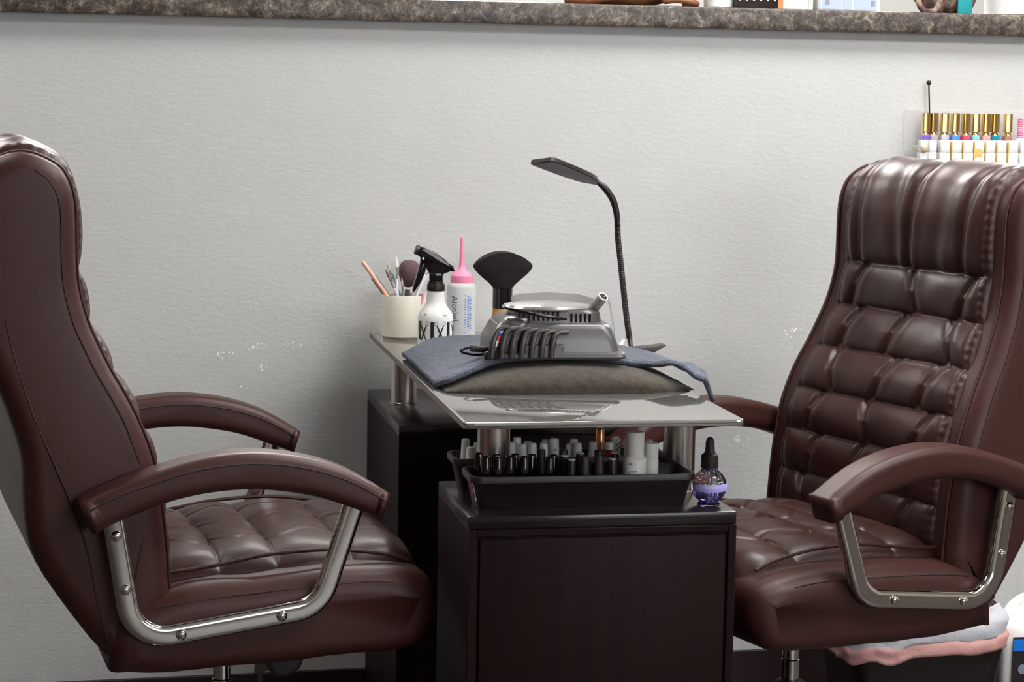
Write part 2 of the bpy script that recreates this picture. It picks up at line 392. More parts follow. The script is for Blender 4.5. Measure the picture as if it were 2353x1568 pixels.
# sticker on the left end of the front tray
def on_tray_end(a, b):   # a along depth (0 = front), b up (0..1) on the slanted left end wall
    z = .003 + b * .034; xo = -.1645 + .013 - (z / .0375) * .008
    return Vector((xo - .0006, -.036 + a * .036, z))
def quad(name, P, mt, parent, thick=.0003):
    bm = bmesh.new(); V = [bm.verts.new(p) for p in P]; bm.faces.new(V); o = link(name, finish(bm), mt, parent, smooth=False)
    s = o.modifiers.new('t', 'SOLIDIFY'); s.thickness = thick; return o
st = quad('sticker', [on_tray_end(0, .25), on_tray_end(.38, .25), on_tray_end(.38, 1), on_tray_end(0, 1)], white_paper, TR1)
quad('sticker_panel', [on_tray_end(.42, .45), on_tray_end(.78, .45), on_tray_end(.78, 1), on_tray_end(.42, 1)], magenta_paper, TR1)
quad('sticker_panel', [on_tray_end(.42, .2), on_tray_end(.78, .2), on_tray_end(.78, .44), on_tray_end(.42, .44)], navy_paper, TR1)
for k in range(7):
    a0 = .05 + k * .042; a1 = a0 + (.014 if k % 2 else .024)
    quad('barcode_line', [on_tray_end(a0, .36) + Vector((-.0004, 0, 0)), on_tray_end(a1, .36) + Vector((-.0004, 0, 0)), on_tray_end(a1, .9) + Vector((-.0004, 0, 0)), on_tray_end(a0, .9) + Vector((-.0004, 0, 0))], charcoal, st, .0001)

FR = [(0.0380,0.105,0.6899,'g'),(0.0418,0.070,0.6908,'g'),(0.0626,0.105,0.6882,'g'),(0.0594,0.070,0.6899,'g'),(0.0765,0.070,0.6903,'g'),(0.0906,0.105,0.6878,'g'),(0.0972,0.070,0.6899,'g'),(0.1150,0.105,0.6867,'g'),(0.1310,0.116,0.6913,'m'),(0.1339,0.070,0.6887,'g'),(0.1464,0.102,0.6863,'g'),(0.1644,0.118,0.6902,'m'),(0.1594,0.086,0.6865,'w'),(0.1652,0.067,0.6842,'w'),(0.1851,0.100,0.6872,'w'),(0.1854,0.070,0.6879,'c'),(0.2169,0.118,0.6887,'m'),(0.2076,0.075,0.6886,'c'),(0.2385,0.109,0.6855,'w'),(0.2250,0.065,0.6843,'w')]
RRW = [(0.0419,0.247,0.6868),(0.0438,0.212,0.6803),(0.0605,0.247,0.6810),(0.1060,0.215,0.6863),(0.1210,0.248,0.6877),(0.1222,0.212,0.6837),(0.1372,0.248,0.6814),(0.1385,0.217,0.6839),(0.1545,0.212,0.6846),(0.1653,0.248,0.6837),(0.1744,0.230,0.6885),(0.1913,0.230,0.6806),(0.2084,0.248,0.6840),(0.2070,0.215,0.6836),(0.2331,0.225,0.6829),(0.2493,0.248,0.7000),(0.2560,0.218,0.6833),(0.2740,0.248,0.6865),(0.2860,0.218,0.6836),(0.3255,0.248,0.6810)]
FL = {0: 'black gloss-capped polish bottle, leftmost in the front tray', 4: 'black gloss-capped polish bottle at the fifth place in the front tray, below the left steel column edge'}
ORD = ['first', 'second', 'third', 'fourth', 'fifth', 'sixth', 'seventh', 'eighth', 'ninth', 'tenth', 'eleventh', 'twelfth', 'thirteenth', 'fourteenth', 'fifteenth', 'sixteenth', 'seventeenth', 'eighteenth', 'nineteenth', 'twentieth']
def bottle(x, y, ztop, zb, cmat, bmat, cap_r, lab, group, body_r=.0076, cap_h=.036, top=None, taper=.8, tilt=(0, 0), neck=True, flat=False):
    H = ztop - zb
    t = thing('nail_polish_bottle', lab, 'bottle', (x, y, zb), 0, group); t.rotation_euler = (tilt[0], tilt[1], 0)
    hb = H - cap_h
    lathe('bottle_body', [(0, 0), (body_r * .92, 0), (body_r, .001), (body_r, hb - .005), (body_r * .55, hb - .001), (body_r * .5, hb + .002), (0, hb + .002)], bmat, t, seg=20)
    e = .0004 if flat else .0016
    c = lathe('cap', [(0, hb + .001), (cap_r, hb + .001), (cap_r, hb + .003), (cap_r * taper, H - e - .0004), (cap_r * taper - e * .4, H - e * .3), (cap_r * taper - e, H), (0, H + (0 if flat else .0006))], cmat, t, seg=24)
    if top: lathe('cap_sticker', [(0, H + .0001), (cap_r * taper - .0002, H + .0001), (cap_r * taper - .0002, H + .0011), (0, H + .0011)], top, t, seg=20)
    return t, c
order = sorted(range(len(FR)), key=lambda i: FR[i][0])
desc = {'g': 'glossy black-capped', 'm': 'taller matt black-capped', 'w': 'black-capped white-topped', 'c': 'charcoal grey-capped'}
for rank, i in enumerate(order):
    x, y, zt, k = FR[i]
    cm = {'g': blackg, 'm': blackm, 'w': blackp, 'c': charcoal}[k]
    bottle(x, y, zt, .6212, cm, blackg, .0072 if k != 'm' else .0068, desc[k] + ' polish bottle, ' + ORD[rank] + ' from the left in the front tray', 'black-capped bottles in the front tray', body_r=.0074, top=white_paper if k == 'w' else None, taper=.86 if k != 'm' else .93, flat=k in 'mwc')
order = sorted(range(len(RRW)), key=lambda i: RRW[i][0])
for rank, i in enumerate(order):
    x, y, zt = RRW[i]; cm = white_cap; bmt = white_plastic; lab = 'white-capped polish bottle, %s from the left in the rear tray' % ORD[rank]; tl = (0, 0); ch = .034; tp = .82; cr = .0072
    if i == 15: cm = copper; lab = 'tall shiny copper-capped polish bottle standing above the rear tray'; ch = .05; tp = .9
    if i == 16: bmt = red_p; lab = 'red polish bottle with short white cap in the rear tray'; ch = .012; tp = .9
    if i == 10: lab = 'white-capped bottle with a small blue mark on its cap, in the rear tray'; cr = .0074; tp = .92
    if i == 11: lab = 'white-capped bottle leaning to the right in the rear tray'; tl = (0, .14)
    if i == 17: lab = 'white-capped bottle with grey pen strokes on its cap, behind the red bottle'; tp = .93
    if i == 18: lab = 'white-capped bottle with pink strokes on its cap, beside the large white bottle'; tp = .92
    if i == 19: lab = 'silver bottle with white dome cap and black vertical print beside the right column'; cm = white_cap; bmt = brushed; ch = .012
    t, c = bottle(x, y, zt, .6212, cm, bmt, cr, lab, 'white-capped bottles in the rear tray', top=None, taper=tp, tilt=tl, cap_h=ch, body_r=.0080 if i == 16 else .0074)
    H = zt - .6212
    def ringmark(a0, z0, a1, z1, mt_, wdt=.0009, rr=.00735, name='mark'):
        P = []
        for s_ in range(7):
            f = s_ / 6; a = radians(a0 + (a1 - a0) * f); P.append(Vector((rr * cos(a), rr * sin(a), z0 + (z1 - z0) * f)))
        bm = bmesh.new(); add_sweep(bm, P, circ(wdt / 2, 6), up=Vector((0, 0, 1))); link(name, finish(bm), mt_, c)
    if i == 10:
        for dz in (0, .0015, .003): ringmark(255, H - .018 + dz, 285 - dz * 3000, H - .0185 + dz, blue_ink)
    if i == 17:
        for dz in (0, .007, .014): ringmark(250, H - .020 + dz, 310, H - .014 + dz, charcoal)
    if i == 18:
        for dz in (0, .008, .016): ringmark(240, H - .024 + dz, 290, H - .018 + dz, pink)
    if i == 19:
        text_mesh('lettering', 'HANNAH' if False else 'IIVXI', .006, black_ink, t, lambda a, b: Vector((.0078 * cos(radians(262) - b / .0078), .0078 * sin(radians(262) - b / .0078), .036 - a)))
def milk_bottle(x, y, zb, ztop, r, rc, hc, label, yellow=False):
    t = thing('lotion_bottle', label, 'bottle', (x, y, zb)); H = ztop - zb
    b = lathe('bottle_body', [(0, 0), (r - .001, 0), (r, .001), (r, H - hc - .006), (r * .93, H - hc - .002), (rc * 1.02, H - hc), (rc * .9, H - hc + .001), (0, H - hc + .001)], white_plastic, t, seg=40)
    c = lathe('cap', [(0, H - hc), (rc, H - hc), (rc, H - .001), (rc - .001, H), (0, H)], mat('ivory_cap', (.82, .81, .74), .3) if yellow else white_plastic, t, seg=36)
    return t, b, c
t, b, c = milk_bottle(.2610, .0765, .6212, .7225, .0172, .0131, .036, 'large white lotion bottle with ivory cap at the right of the front tray', True)
for k, (zz, wd) in enumerate(((.0555, .006), (.046, .013), (.044, .012), (.034, .015), (.0325, .013), (.031, .015), (.0295, .011))):
    P = []
    for s_ in range(9):
        a = radians(225) + (wd / .0173) * s_ / 8; P.append(Vector((.01735 * cos(a), .01735 * sin(a), zz + (.0015 * sin(s_ * 1.5) if k == 0 else 0))))
    bm = bmesh.new(); add_sweep(bm, P, circ(.00035, 6), up=Vector((0, 0, 1))); link('printed_line', finish(bm), charcoal, b)
milk_bottle(.2925, .108, .6212, .7005, .0115, .0112, .02, 'smaller plain white bottle standing right of the ivory-capped lotion bottle')

# round oil dropper bottle
t = thing('oil_dropper_bottle', 'round clear bottle of violet cuticle oil with black dropper cap', 'bottle', (.3665, .0560, .618))
R_ = .0258; cz = .027
def sph(z): return sqrt(max(R_ * R_ - (z - cz) ** 2, 0))
prof = [(0, 0), (.0150, 0), (.0165, .0015)] + [(sph(z), z) for z in [.0045 + .0045 * k / 1 for k in range(0, 10)]]
prof = [(r, z) for r, z in prof if z < .0475] + [(.0125, .0505), (.0100, .0525), (.0100, .0550), (0, .0550)]
lathe('glass_bottle', prof, oil_glass, t, seg=48)
lathe('violet_oil', [(0, .0035), (.0140, .0035)] + [(sph(z) - .0016, z) for z in (.0075, .012, .017, .0215)] + [(0, .0215)], oil_m, t, seg=40)
def band(name, z0, z1, mt_, R2, a0=0, a1=360, parent=t, n=8):
    return grid(name, 60, n, lambda u, v: Vector((sqrt(R2 * R2 - (z0 + (z1 - z0) * v - cz) ** 2) * cos(radians(a0 + (a1 - a0) * u)), sqrt(R2 * R2 - (z0 + (z1 - z0) * v - cz) ** 2) * sin(radians(a0 + (a1 - a0) * u)), z0 + (z1 - z0) * v)), mt_, parent)
lb = band('label', .0215, .0325, lilac, R_ + .0002, 190, 350)
text_mesh('lettering', 'cuccio', .0075, white_paper, lb, lambda a, b: Vector(((R_ + .0006) * cos(radians(263) + a / R_), (R_ + .0006) * sin(radians(263) + a / R_), .0285 + b)))
lathe('dropper_collar', [(0, .0535), (.0125, .0535), (.0128, .0545), (.0122, .072), (.009, .0745), (0, .0745)], blackm, t, seg=32)
lathe('dropper_bulb', [(0, .0740), (.0088, .0740), (.0072, .078), (.0064, .086), (.0064, .092), (.0045, .0965), (.002, .0983), (0, .0985)], blackm, t, seg=28)
lathe('pipette', [(0, .0080), (.0018, .010), (.0026, .016), (.0026, .0535), (0, .0535)], clear, t, seg=16)

# ------------------------------------------------------------------ hand pillow and towel
def pillow_h(x):
    u = (x - .212) / .196
    return .036 * max(0, 1 - abs(u) ** 2.3) ** .9
def pil(side):
    def f(u, v):
        x = .018 + .390 * u
        h = pillow_h(x) + .0012
        yf = .262 + .03 * (1 - min(1, 5 * min(u, 1 - u))) ; yb = .56
        yv = yf + (yb - yf) * v
        e = (1 - abs(2 * v - 1) ** 5) ** .45
        z = h * e if side else 0
        z += noise.noise(Vector((x * 40, yv * 40, 3))) * .0012 * e * (1 if side else 0)
        return Vector((x, yv, .7502 + z))
    return f
bm = bmesh.new()
for sd in (True, False):
    f = pil(sd); nu, nv = 90, 40
    V = [[bm.verts.new(f(i / nu, j / nv)) for j in range(nv + 1)] for i in range(nu + 1)]
    for i in range(nu):
        for j in range(nv): bm.faces.new((V[i][j], V[i + 1][j], V[i + 1][j + 1], V[i][j + 1]))
bmesh.ops.remove_doubles(bm, verts=bm.verts, dist=.00015)
tag(link('hand_rest_pillow', finish(bm), pillow_m, smooth='all'), 'taupe plush lens-shaped hand rest cushion lying across the glass desk top', 'cushion')
def towel_top(x, y):
    base = .7505 + .022 * smooth01((x + .002) / .03)
    ph = pillow_h(x) * (1 - abs(2 * (min(max(y, .262), .70) - .262) / .438 - 1) ** 6) ** .6 if y < .62 else pillow_h(x) * smooth01((.86 - y) / .30)
    return base, ph
def tw(u, v):
    x = .007 + .424 * u
    yf = .305 + .055 * smooth01((x - .02) / .15) - .095 * smooth01((x - .33) / .08) + .04 * (1 - smooth01(x / .03))
    yb = .815 - .035 * u + .012 * sin(u * 9) - .11 * (1 - smooth01((x - .005) / .085)) - .40 * smooth01((x - .25) / .18)
    y = yf + (yb - yf) * v
    ph = pillow_h(min(x, .40)) * smooth01((.90 - y) / .34) ** .8
    left = .018 * smooth01(x / .022) * (1 - .6 * smooth01((x - .10) / .1))
    edge = smooth01(v / .05) * .5 + .5; back = smooth01((1 - v) / .10)
    z = .7562 + max(ph, 0) + left * (.35 + .65 * back) * .55
    z += .014 * smooth01((x - .32) / .07) * (1 - smooth01((x - .425) / .02))
    if x > .36: z += .006 * sin((x - .36) * 80) * (1 - v)
    z += noise.noise(Vector((x * 16, y * 12, 1))) * .0022 + noise.noise(Vector((x * 60, y * 60, 2))) * .0006
    z = max(z, .7548 + noise.noise(Vector((x * 30, y * 30, 5))) * .0008)
    if v < .03: z -= .004 * (1 - v / .03)
    if x > .412: z -= .032 * smooth01((x - .416) / .015) * (1 - smooth01(v / .55))
    return Vector((x, y, z))
TW = grid('towel', 110, 100, tw, towel_m, thick=.007)
tag(TW, 'blue grey terry towel draped over the hand rest cushion', 'towel')
# folded lower layer at the left
def tw2(u, v):
    x = .010 + .11 * u; y = .36 + .34 * v
    e = min(1, min(u / .12, v / .05, (1 - v) / .05)); e = max(0, e) ** .5
    return Vector((x, y, .7530 + .011 * e * (1 - smooth01((u - .5) / .5))))
lay = grid('folded_layer', 30, 40, tw2, towel_m, TW, thick=.005)

# ------------------------------------------------------------------ nail dust / drill machine
D = thing('nail_machine', 'silver grey ribbed plastic nail machine standing on the blue towel', 'machine', (.196, .392, .7960), radians(-3)); D.scale = (.885, .885, .87)
def rr3(cx, cy, w_, d_, r, z): return [Vector((cx + a, cy + b, z)) for a, b in rrect(w_, d_, r, 6)]
loft('base_rim', [rr3(.012, 0, .232, .160, .02, 0), rr3(.012, 0, .236, .166, .022, .004), rr3(.012, 0, .232, .162, .022, .010), rr3(.012, 0, .224, .15, .02, .013)], silver, D)
loft('housing', [rr3(.006, 0, .226, .15, .02, .008), rr3(.004, 0, .218, .146, .02, .030), rr3(.002, 0, .206, .138, .022, .052), rr3(.001, 0, .200, .132, .024, .059), rr3(0, 0, .186, .122, .024, .062)], silver, D)
# ribbed dark left end
for k in range(7):
    x0 = -.112 + k * .0175
    P = [Vector((x0, -.0790, .003)), Vector((x0 + .001, -.0805, .020)), Vector((x0 + .005, -.0790, .038)), Vector((x0 + .013, -.0755, .053 - k * .0012)), Vector((x0 + .032, -.0725, .0575 - k * .0016))]
    bm = bmesh.new(); add_sweep(bm, catmull(P, 6), rrect(.014, .0105, .003, 3), up=Vector((0, 1, 0)),
                                scale=[1 - .5 * (i / 24) ** 2 for i in range(25)])
    link('rib', finish(bm), device_dark, D)
loft('end_cheek', [rr3(-.083, -.002, .066, .150, .018, .001), rr3(-.084, -.002, .060, .150, .018, .030), rr3(-.072, -.002, .058, .142, .02, .056), rr3(-.062, 0, .05, .12, .02, .070), rr3(-.056, 0, .04, .10, .02, .0745)], device_dark, D)
# front plinth step
loft('front_step', [rr3(-.020, -.066, .075, .03, .006, .002), rr3(-.020, -.066, .073, .03, .006, .024), rr3(-.018, -.064, .07, .024, .006, .027)], silver, D)
# upper deck with slots
loft('upper_deck', [rr3(.010, 0, .160, .110, .03, .060), rr3(.008, 0, .158, .108, .03, .080), rr3(.004, 0, .150, .104, .03, .084)], silver, D)
for k in range(5):
    box('vent_slot', .030 + k * .0082, .0335 + k * .0082, -.0560, -.0530, .0635, .0790, blackg, D)
for k in range(9):
    box('vent_slot', -.062 + k * .0085, -.0585 + k * .0085, -.0560, -.0520, .066, .0835 , blackg, D)
lathe('top_disc', [(0, .083), (.078, .083), (.080, .086), (.076, .0905), (.055, .094), (.02, .0955), (0, .0957)], silver_light, D, (-.004, 0, 0), 48, sy=.72)
# round carrying ring at the left front
P = [Vector((-.028 + .055 * cos(a), -.040 - .026 * sin(a) , .078 - .010 * cos(a) + 0 * a)) for a in [pi * 1.0 * k / 24 for k in range(-2, 27)]]
bm = bmesh.new(); add_sweep(bm, P, rrect(.005, .008, .002, 3), up=Vector((0, 0, 1))); link('carrying_handle', finish(bm), blackg, D)
# smoked visor behind
prism('visor', [(-.062, .080), (-.062, .1010), (-.045, .1060), (.005, .1080), (.060, .1050), (.088, .0975), (.088, .080)], .040, .043, mat('smoked_clear_plastic', (.55, .54, .54), .1, trans=.6, ior=1.2), D, bev=.0008, seg=1)
# handpiece rest: angled white tube
a0_ = Vector((.070, -.012, .074)); a1_ = Vector((.090, -.040, .108))
dr = (a1_ - a0_).normalized(); Q = dr.to_track_quat('Z', 'Y').to_matrix().to_4x4(); Q.translation = a0_
bm = bmesh.new(); Lh = (a1_ - a0_).length
add_lathe(bm, [(0, 0), (.0085, 0), (.0095, .010), (.0090, Lh), (.0072, Lh), (.0066, Lh - .012), (0, Lh - .012)], seg=28, M=Q)
link('handpiece_rest', finish(bm), silver_light, D)
bm = bmesh.new(); add_lathe(bm, [(.0072, Lh - .0015), (.0093, Lh - .0015), (.0093, Lh + .0012), (.0072, Lh + .0012), (.0072, Lh - .0015)], seg=28, M=Q)
link('rest_ring', finish(bm), white_plastic, D)
tube('airline', [a1_ + Vector((.0, 0, .0)), a1_ + Vector((.010, .01, -.004)), (.112, .0, .075), (.122, .02, .035), (.125, .06, .006), (.128, .11, -.010)], .0016, clear, D, 8)
# power lead at the left end
tube('power_lead', [(-.112, -.045, .014), (-.135, -.055, .017), (-.152, -.062, .018), (-.162, -.055, .012), (-.150, -.045, .006), (-.130, -.040, .003), (-.115, -.038, .006)], .0022, blackg, D, 8)
tube('plug', [(-.1105, -.045, .013), (-.128, -.053, .0155), (-.143, -.058, .018)], .0056, blackm, D, 12, scale=None)
for k in range(4): lathe('strain_ring', [(.004, -.001), (.0064, -.001), (.0064, .001), (.004, .001), (.004, -.001)], blackm, D, seg=16, M=Matrix.Translation((-.1455 + k * .0032, -.0590 + k * .0012, .0183 - k * .0005)) @ Matrix.Rotation(radians(90), 4, 'Y'))
lathe('foot_knob', [(0, 0), (.007, 0), (.0075, .004), (.006, .018), (0, .02)], device_dark, D, seg=20, M=Matrix.Translation((-.122, -.062, .004)) @ Matrix.Rotation(radians(80), 4, 'Y'))
# sticker strip on the left cheek
def cheek(a, b): return Vector((-.1155 + b * .0165 - .002 * (1 - b) + a * .011, -.0780 + b * .0035 - .0008, .012 + b * .044))
for b0, b1, mt_ in ((.0, .22, red_paper), (.24, .46, white_paper), (.48, .68, red_paper), (.70, .98, blue_paper)):
    quad('warning_sticker', [cheek(0, b0), cheek(1, b0), cheek(1, b1), cheek(0, b1)], mt_, D, .0006)
for s_ in range(3):
    lathe('sticker_dot', [(0, 0), (.0016, 0), (.0016, .0004), (0, .0004)], white_paper, D, seg=12, M=Matrix.Translation(cheek(.22 + .28 * s_, .84) + Vector((0, -.0008, 0))) @ Matrix.Rotation(radians(90), 4, 'X'))

# ------------------------------------------------------------------ gooseneck lamp
G = thing('desk_lamp', 'black gooseneck clip lamp with flat slim head, clamped to the right edge of the glass', 'lamp', (.405, .70, .75))
def g(px, pz, dy=0): return Vector((px - .405, dy, pz - .75))
neck = [g(.404, .783), g(.3985, .815), g(.392, .862), g(.3845, .918), g(.379, .960), g(.377, .993), g(.371, 1.018), g(.361, 1.035), g(.352, 1.045), g(.341, 1.053)]
path = catmull(neck, 30); n_ = len(path)
bm = bmesh.new()
sc = []
for i in range(n_):
    f = i / (n_ - 1); rid = 1 + (.10 if (i % 2) else -.10) * (1 if f < .55 else 0); sc.append((1.0 + .12 * smooth01((f - .5) / .2)) * rid * (1 - .25 * smooth01((f - .85) / .15)))
add_sweep(bm, path, circ(.0052, 14), sc); link('gooseneck', finish(bm), blackp, G)
tube('ferrule', [g(.4065, .766), g(.404, .785)], .0048, chrome, G, 16, 2)
# head: flat, tilted, seen from below at the camera
hA = g(.341, 1.053); hB = g(.2235, 1.0925, -.089)
ax = (hB - hA).normalized(); side = Vector((.33, -.40, .07)); side = (side - ax * side.dot(ax)).normalized(); nrm = ax.cross(side).normalized()
if nrm.z < 0: nrm = -nrm
Lh = (hB - hA).length
ol = [(0, .004), (.010, .010), (.022, .0175), (.040, .022), (.09, .0255), (Lh - .008, .0265), (Lh, .022)]
pts = [(a, b) for a, b in ol] + [(a, -b) for a, b in reversed(ol)]
def head_slab(z0, z1, inset, name, mt_):
    bm = bmesh.new()
    rings = []
    for z, ins in ((z0, inset + .0015), (z0 + .001, inset), (z1 - .002, inset + .001), (z1, inset + .004)):
        rings.append([bm.verts.new(hA + ax * (a if a < Lh * .5 else a - ins) * (1 if a > 0 else 1) + side * (b - math.copysign(min(ins, abs(b) * .8), b)) + nrm * z) for a, b in pts])
    k = len(pts)
    for A, B in zip(rings, rings[1:]):
        for i in range(k): bm.faces.new((A[i], A[(i + 1) % k], B[(i + 1) % k], B[i]))
    bm.faces.new(rings[0]); bm.faces.new(list(reversed(rings[-1])))
    return link(name, finish(bm), mt_, G)
head_slab(-.004, .005, 0, 'lamp_head', mat('lamp_black', (.03, .024, .024), .3))
head_slab(-.0050, -.0035, .004, 'diffuser', mat('grey_diffuser', (.26, .225, .225), .5))
# clip
prism('clip_jaw', [(.024, .003), (-.030, .002), (-.034, .0075), (-.006, .017), (.010, .016), (.060, .0235), (.062, .0215), (.034, .006)], -.014, .014, mat('grey_clip', (.06, .05, .048), .35), G, bev=.0015)
prism('clip_jaw', [(-.026, -.0105), (.012, -.0105), (.034, -.004), (.030, -.018), (.006, -.0235), (-.026, -.0145)], -.012, .012, white_plastic, G, bev=.0015)
tube('clip_spring', [(.030, 0, .006), (.038, 0, .001), (.040, 0, -.010), (.034, 0, -.016)], .0018, blackp, G, 8)
# white air hose coil behind the machine
t = thing('hose_fitting', 'small white plastic hose fitting lying behind the machine beside the lamp clip', 'fitting', (.362, .62, .7700))
box('body', -.022, .024, -.012, .012, 0, .009, white_plastic, t, bev=.003)
for k in range(5): lathe('coil', [(.0085, -.001), (.0105, -.001), (.0105, .001), (.0085, .001), (.0085, -.001)], clear, t, (-.014, 0, .011 + k * .0034), 20)
lathe('nozzle', [(0, 0), (.004, 0), (.003, .016), (0, .016)], white_plastic, t, seg=16, M=Matrix.Translation((.004, 0, .008)) @ Matrix.Rotation(radians(35), 4, 'Y'))

# ------------------------------------------------------------------ duster brush
B = thing('neck_duster_brush', 'fan-shaped black bristle duster with black ferrule and tan wooden handle', 'brush', (.232, .985, .750))
lathe('handle', [(0, 0), (.024, 0), (.027, .003), (.0265, .012), (.0235, .026), (.0200, .040), (.0180, .052), (.0178, .058), (0, .058)], wood_tan, B, seg=40)
lathe('ferrule', [(0, .0565), (.0182, .0565), (.0184, .060), (.0184, .094), (.0176, .0945), (0, .0945)], blackg, B, seg=40)
def fan(z0=.093):
    rings = []
    N = 18
    for i in range(N + 1):
        f = i / N
        z = z0 + .0 + .042 * f ** 1.15
        wx = .0175 + .0385 * smooth01(f * .9 + .04) / smooth01(.94); wy = .0165 + .008 * f
        rings.append([Vector((wx * cos(a), wy * sin(a), z - .0)) for a in [2 * pi * k / 48 for k in range(48)]])
    for q_ in (.97, .9, .75, .5, .25, .02):   # domed top, high in the middle
        w0 = .056; rings.append([Vector((w0 * q_ * cos(a) * (1), .0245 * q_ * sin(a), z0 + .042 + .0245 * (1 - (q_ * abs(cos(a))) ** 2.1) + .0015)) for a in [2 * pi * k / 48 for k in range(48)]])
    return rings
loft('bristles', fan(), bristle, B)

# ------------------------------------------------------------------ spray bottle
SP = thing('spray_bottle', 'white spray bottle with black trigger head and printed scissors and combs', 'bottle', (.089, .865, .750))
Rb = .0315
body = lathe('bottle_body', [(0, 0), (.029, 0), (Rb, .003), (Rb, .046), (.0312, .055), (.0285, .063), (.022, .071), (.0170, .080), (.0155, .092), (.0150, .100), (.0135, .1035), (0, .1035)], white_plastic, SP, seg=56)
lathe('screw_collar', [(0, .101), (.0160, .101), (.0162, .102), (.0158, .112), (.0150, .113), (.0140, .113), (.0132, .118), (0, .118)], blackp, SP, seg=36)
for k in range(0): pass
box('nozzle_stem', -.0115, .0115, -.009, .009, .116, .136, blackg, SP, bev=.004, seg=3)
prism('spray_head', [(-.036, .1665), (-.033, .176), (-.028, .1785), (-.020, .177), (.0, .168), (.016, .156), (.027, .1425), (.034, .1375), (.030, .1350), (.018, .138), (.013, .130), (-.012, .130), (-.018, .143), (-.024, .158), (-.030, .161)], -.0095, .0095, blackg, SP, bev=.0035)
lathe('nozzle', [(0, 0), (.0078, 0), (.0085, .002), (.0085, .012), (0, .012)], blackp, SP, seg=24, M=Matrix.Translation((-.026, 0, .1700)) @ Matrix.Rotation(radians(-70), 4, 'Y'))
prism('trigger', [(-.022, .158), (-.018, .146), (-.020, .134), (-.027, .118), (-.036, .104), (-.040, .098), (-.042, .101), (-.040, .112), (-.036, .124), (-.034, .132), (-.030, .146), (-.028, .157)], -.006, .006, blackg, SP, bev=.002)
lathe('pivot_pin', [(0, 0), (.002, 0), (.002, .001), (0, .001)], white_paper, SP, seg=14, M=Matrix.Translation((-.0245, -.0096, .1590)) @ Matrix.Rotation(radians(90), 4, 'X'))
A0 = radians(265)
def cyl(R2, a_mid, x, z): a = a_mid + x / R2; return Vector((R2 * cos(a), R2 * sin(a), z))
def stroke(name, pts, r, mt_, parent, R2, a_mid, taper=None, close=False):
    P = [cyl(R2, a_mid, x, z) for x, z in pts]
    bm = bmesh.new(); add_sweep(bm, P, circ(r, 6), taper, up=Vector((0, 0, 1)) if abs(pts[0][0] - pts[-1][0]) > abs(pts[0][1] - pts[-1][1]) else Vector((1, 0, 0)))
    return link(name, finish(bm), mt_, parent)
def scissors(xm):
    for s_ in (-1, 1):
        n = 8
        stroke('printed_scissors', [(xm + s_ * (.006 - .0115 * k / n), .0415 - .0275 * k / n) for k in range(n + 1)], .00095, black_ink, body, Rb + .0001, A0, [.5 + 1.0 * sin(pi * k / n * .8 + .4) for k in range(n + 1)])
        stroke('printed_scissors', [(xm + s_ * (.0072) + .0028 * cos(a), .0450 + .0035 * sin(a)) for a in [2 * pi * k / 16 for k in range(17)]], .00035, black_ink, body, Rb + .0001, A0)
for xm in (-.0245, .0070, .040): scissors(xm)
for xm in (-.036, -.0085, .0225):
    P = [(xm - .0022, .010), (xm + .0022, .010), (xm + .0022, .045), (xm - .0022, .045)]
    grid('printed_comb', 6, 10, lambda u, v, xm=xm: cyl(Rb + .0003, A0, xm - .0022 + .0044 * u, .015 + .033 * v), black_ink, body)
    grid('printed_comb', 4, 10, lambda u, v, xm=xm: cyl(Rb + .0003, A0, xm + .0024 + .0022 * u, .015 + .033 * v), charcoal, body)
for k, (dx, dz) in enumerate(((.012, .058), (.0165, .0575))):
    stroke('printed_lettering', [(dx, dz - .003), (dx + .001, dz + .003), (dx + .003, dz - .002), (dx + .004, dz + .003)], .0005, black_ink if k == 0 else blue_ink, body, .0300, A0)
stroke('printed_lettering', [(-.026, .054), (-.023, .059), (-.020, .062)], .0006, black_ink, body, .0300, A0)

# ------------------------------------------------------------------ squeeze bottle of alcohol
AL = thing('squeeze_bottle', 'frosted squeeze bottle marked Alcohol with pink nozzle cap', 'bottle', (.1495, .950, .750))
Ra = .0262
ab = lathe('bottle_body', [(0, 0), (.024, 0), (Ra, .002), (Ra, .099), (.0245, .1045), (.021, .107), (.0190, .108), (0, .108)], frost, AL, seg=56)
lathe('alcohol', [(0, .003), (Ra - .002, .003), (Ra - .002, .042), (0, .042)], mat('clear_alcohol', (.8, .82, .82), .05, trans=.8, ior=1.3), AL, seg=40)
lathe('nozzle_cap', [(0, .1065), (.0200, .1065), (.0205, .108), (.0205, .1205), (.0195, .1215), (.0140, .1265), (.0075, .132), (.0055, .1375), (.0048, .146), (.0033, .186), (.0022, .1905), (0, .1915)], pink, AL, seg=40)
A1 = radians(258)
def hand(pts): stroke('handwritten_alcohol', pts, .00055, black_ink, ab, Ra + .0001, A1)
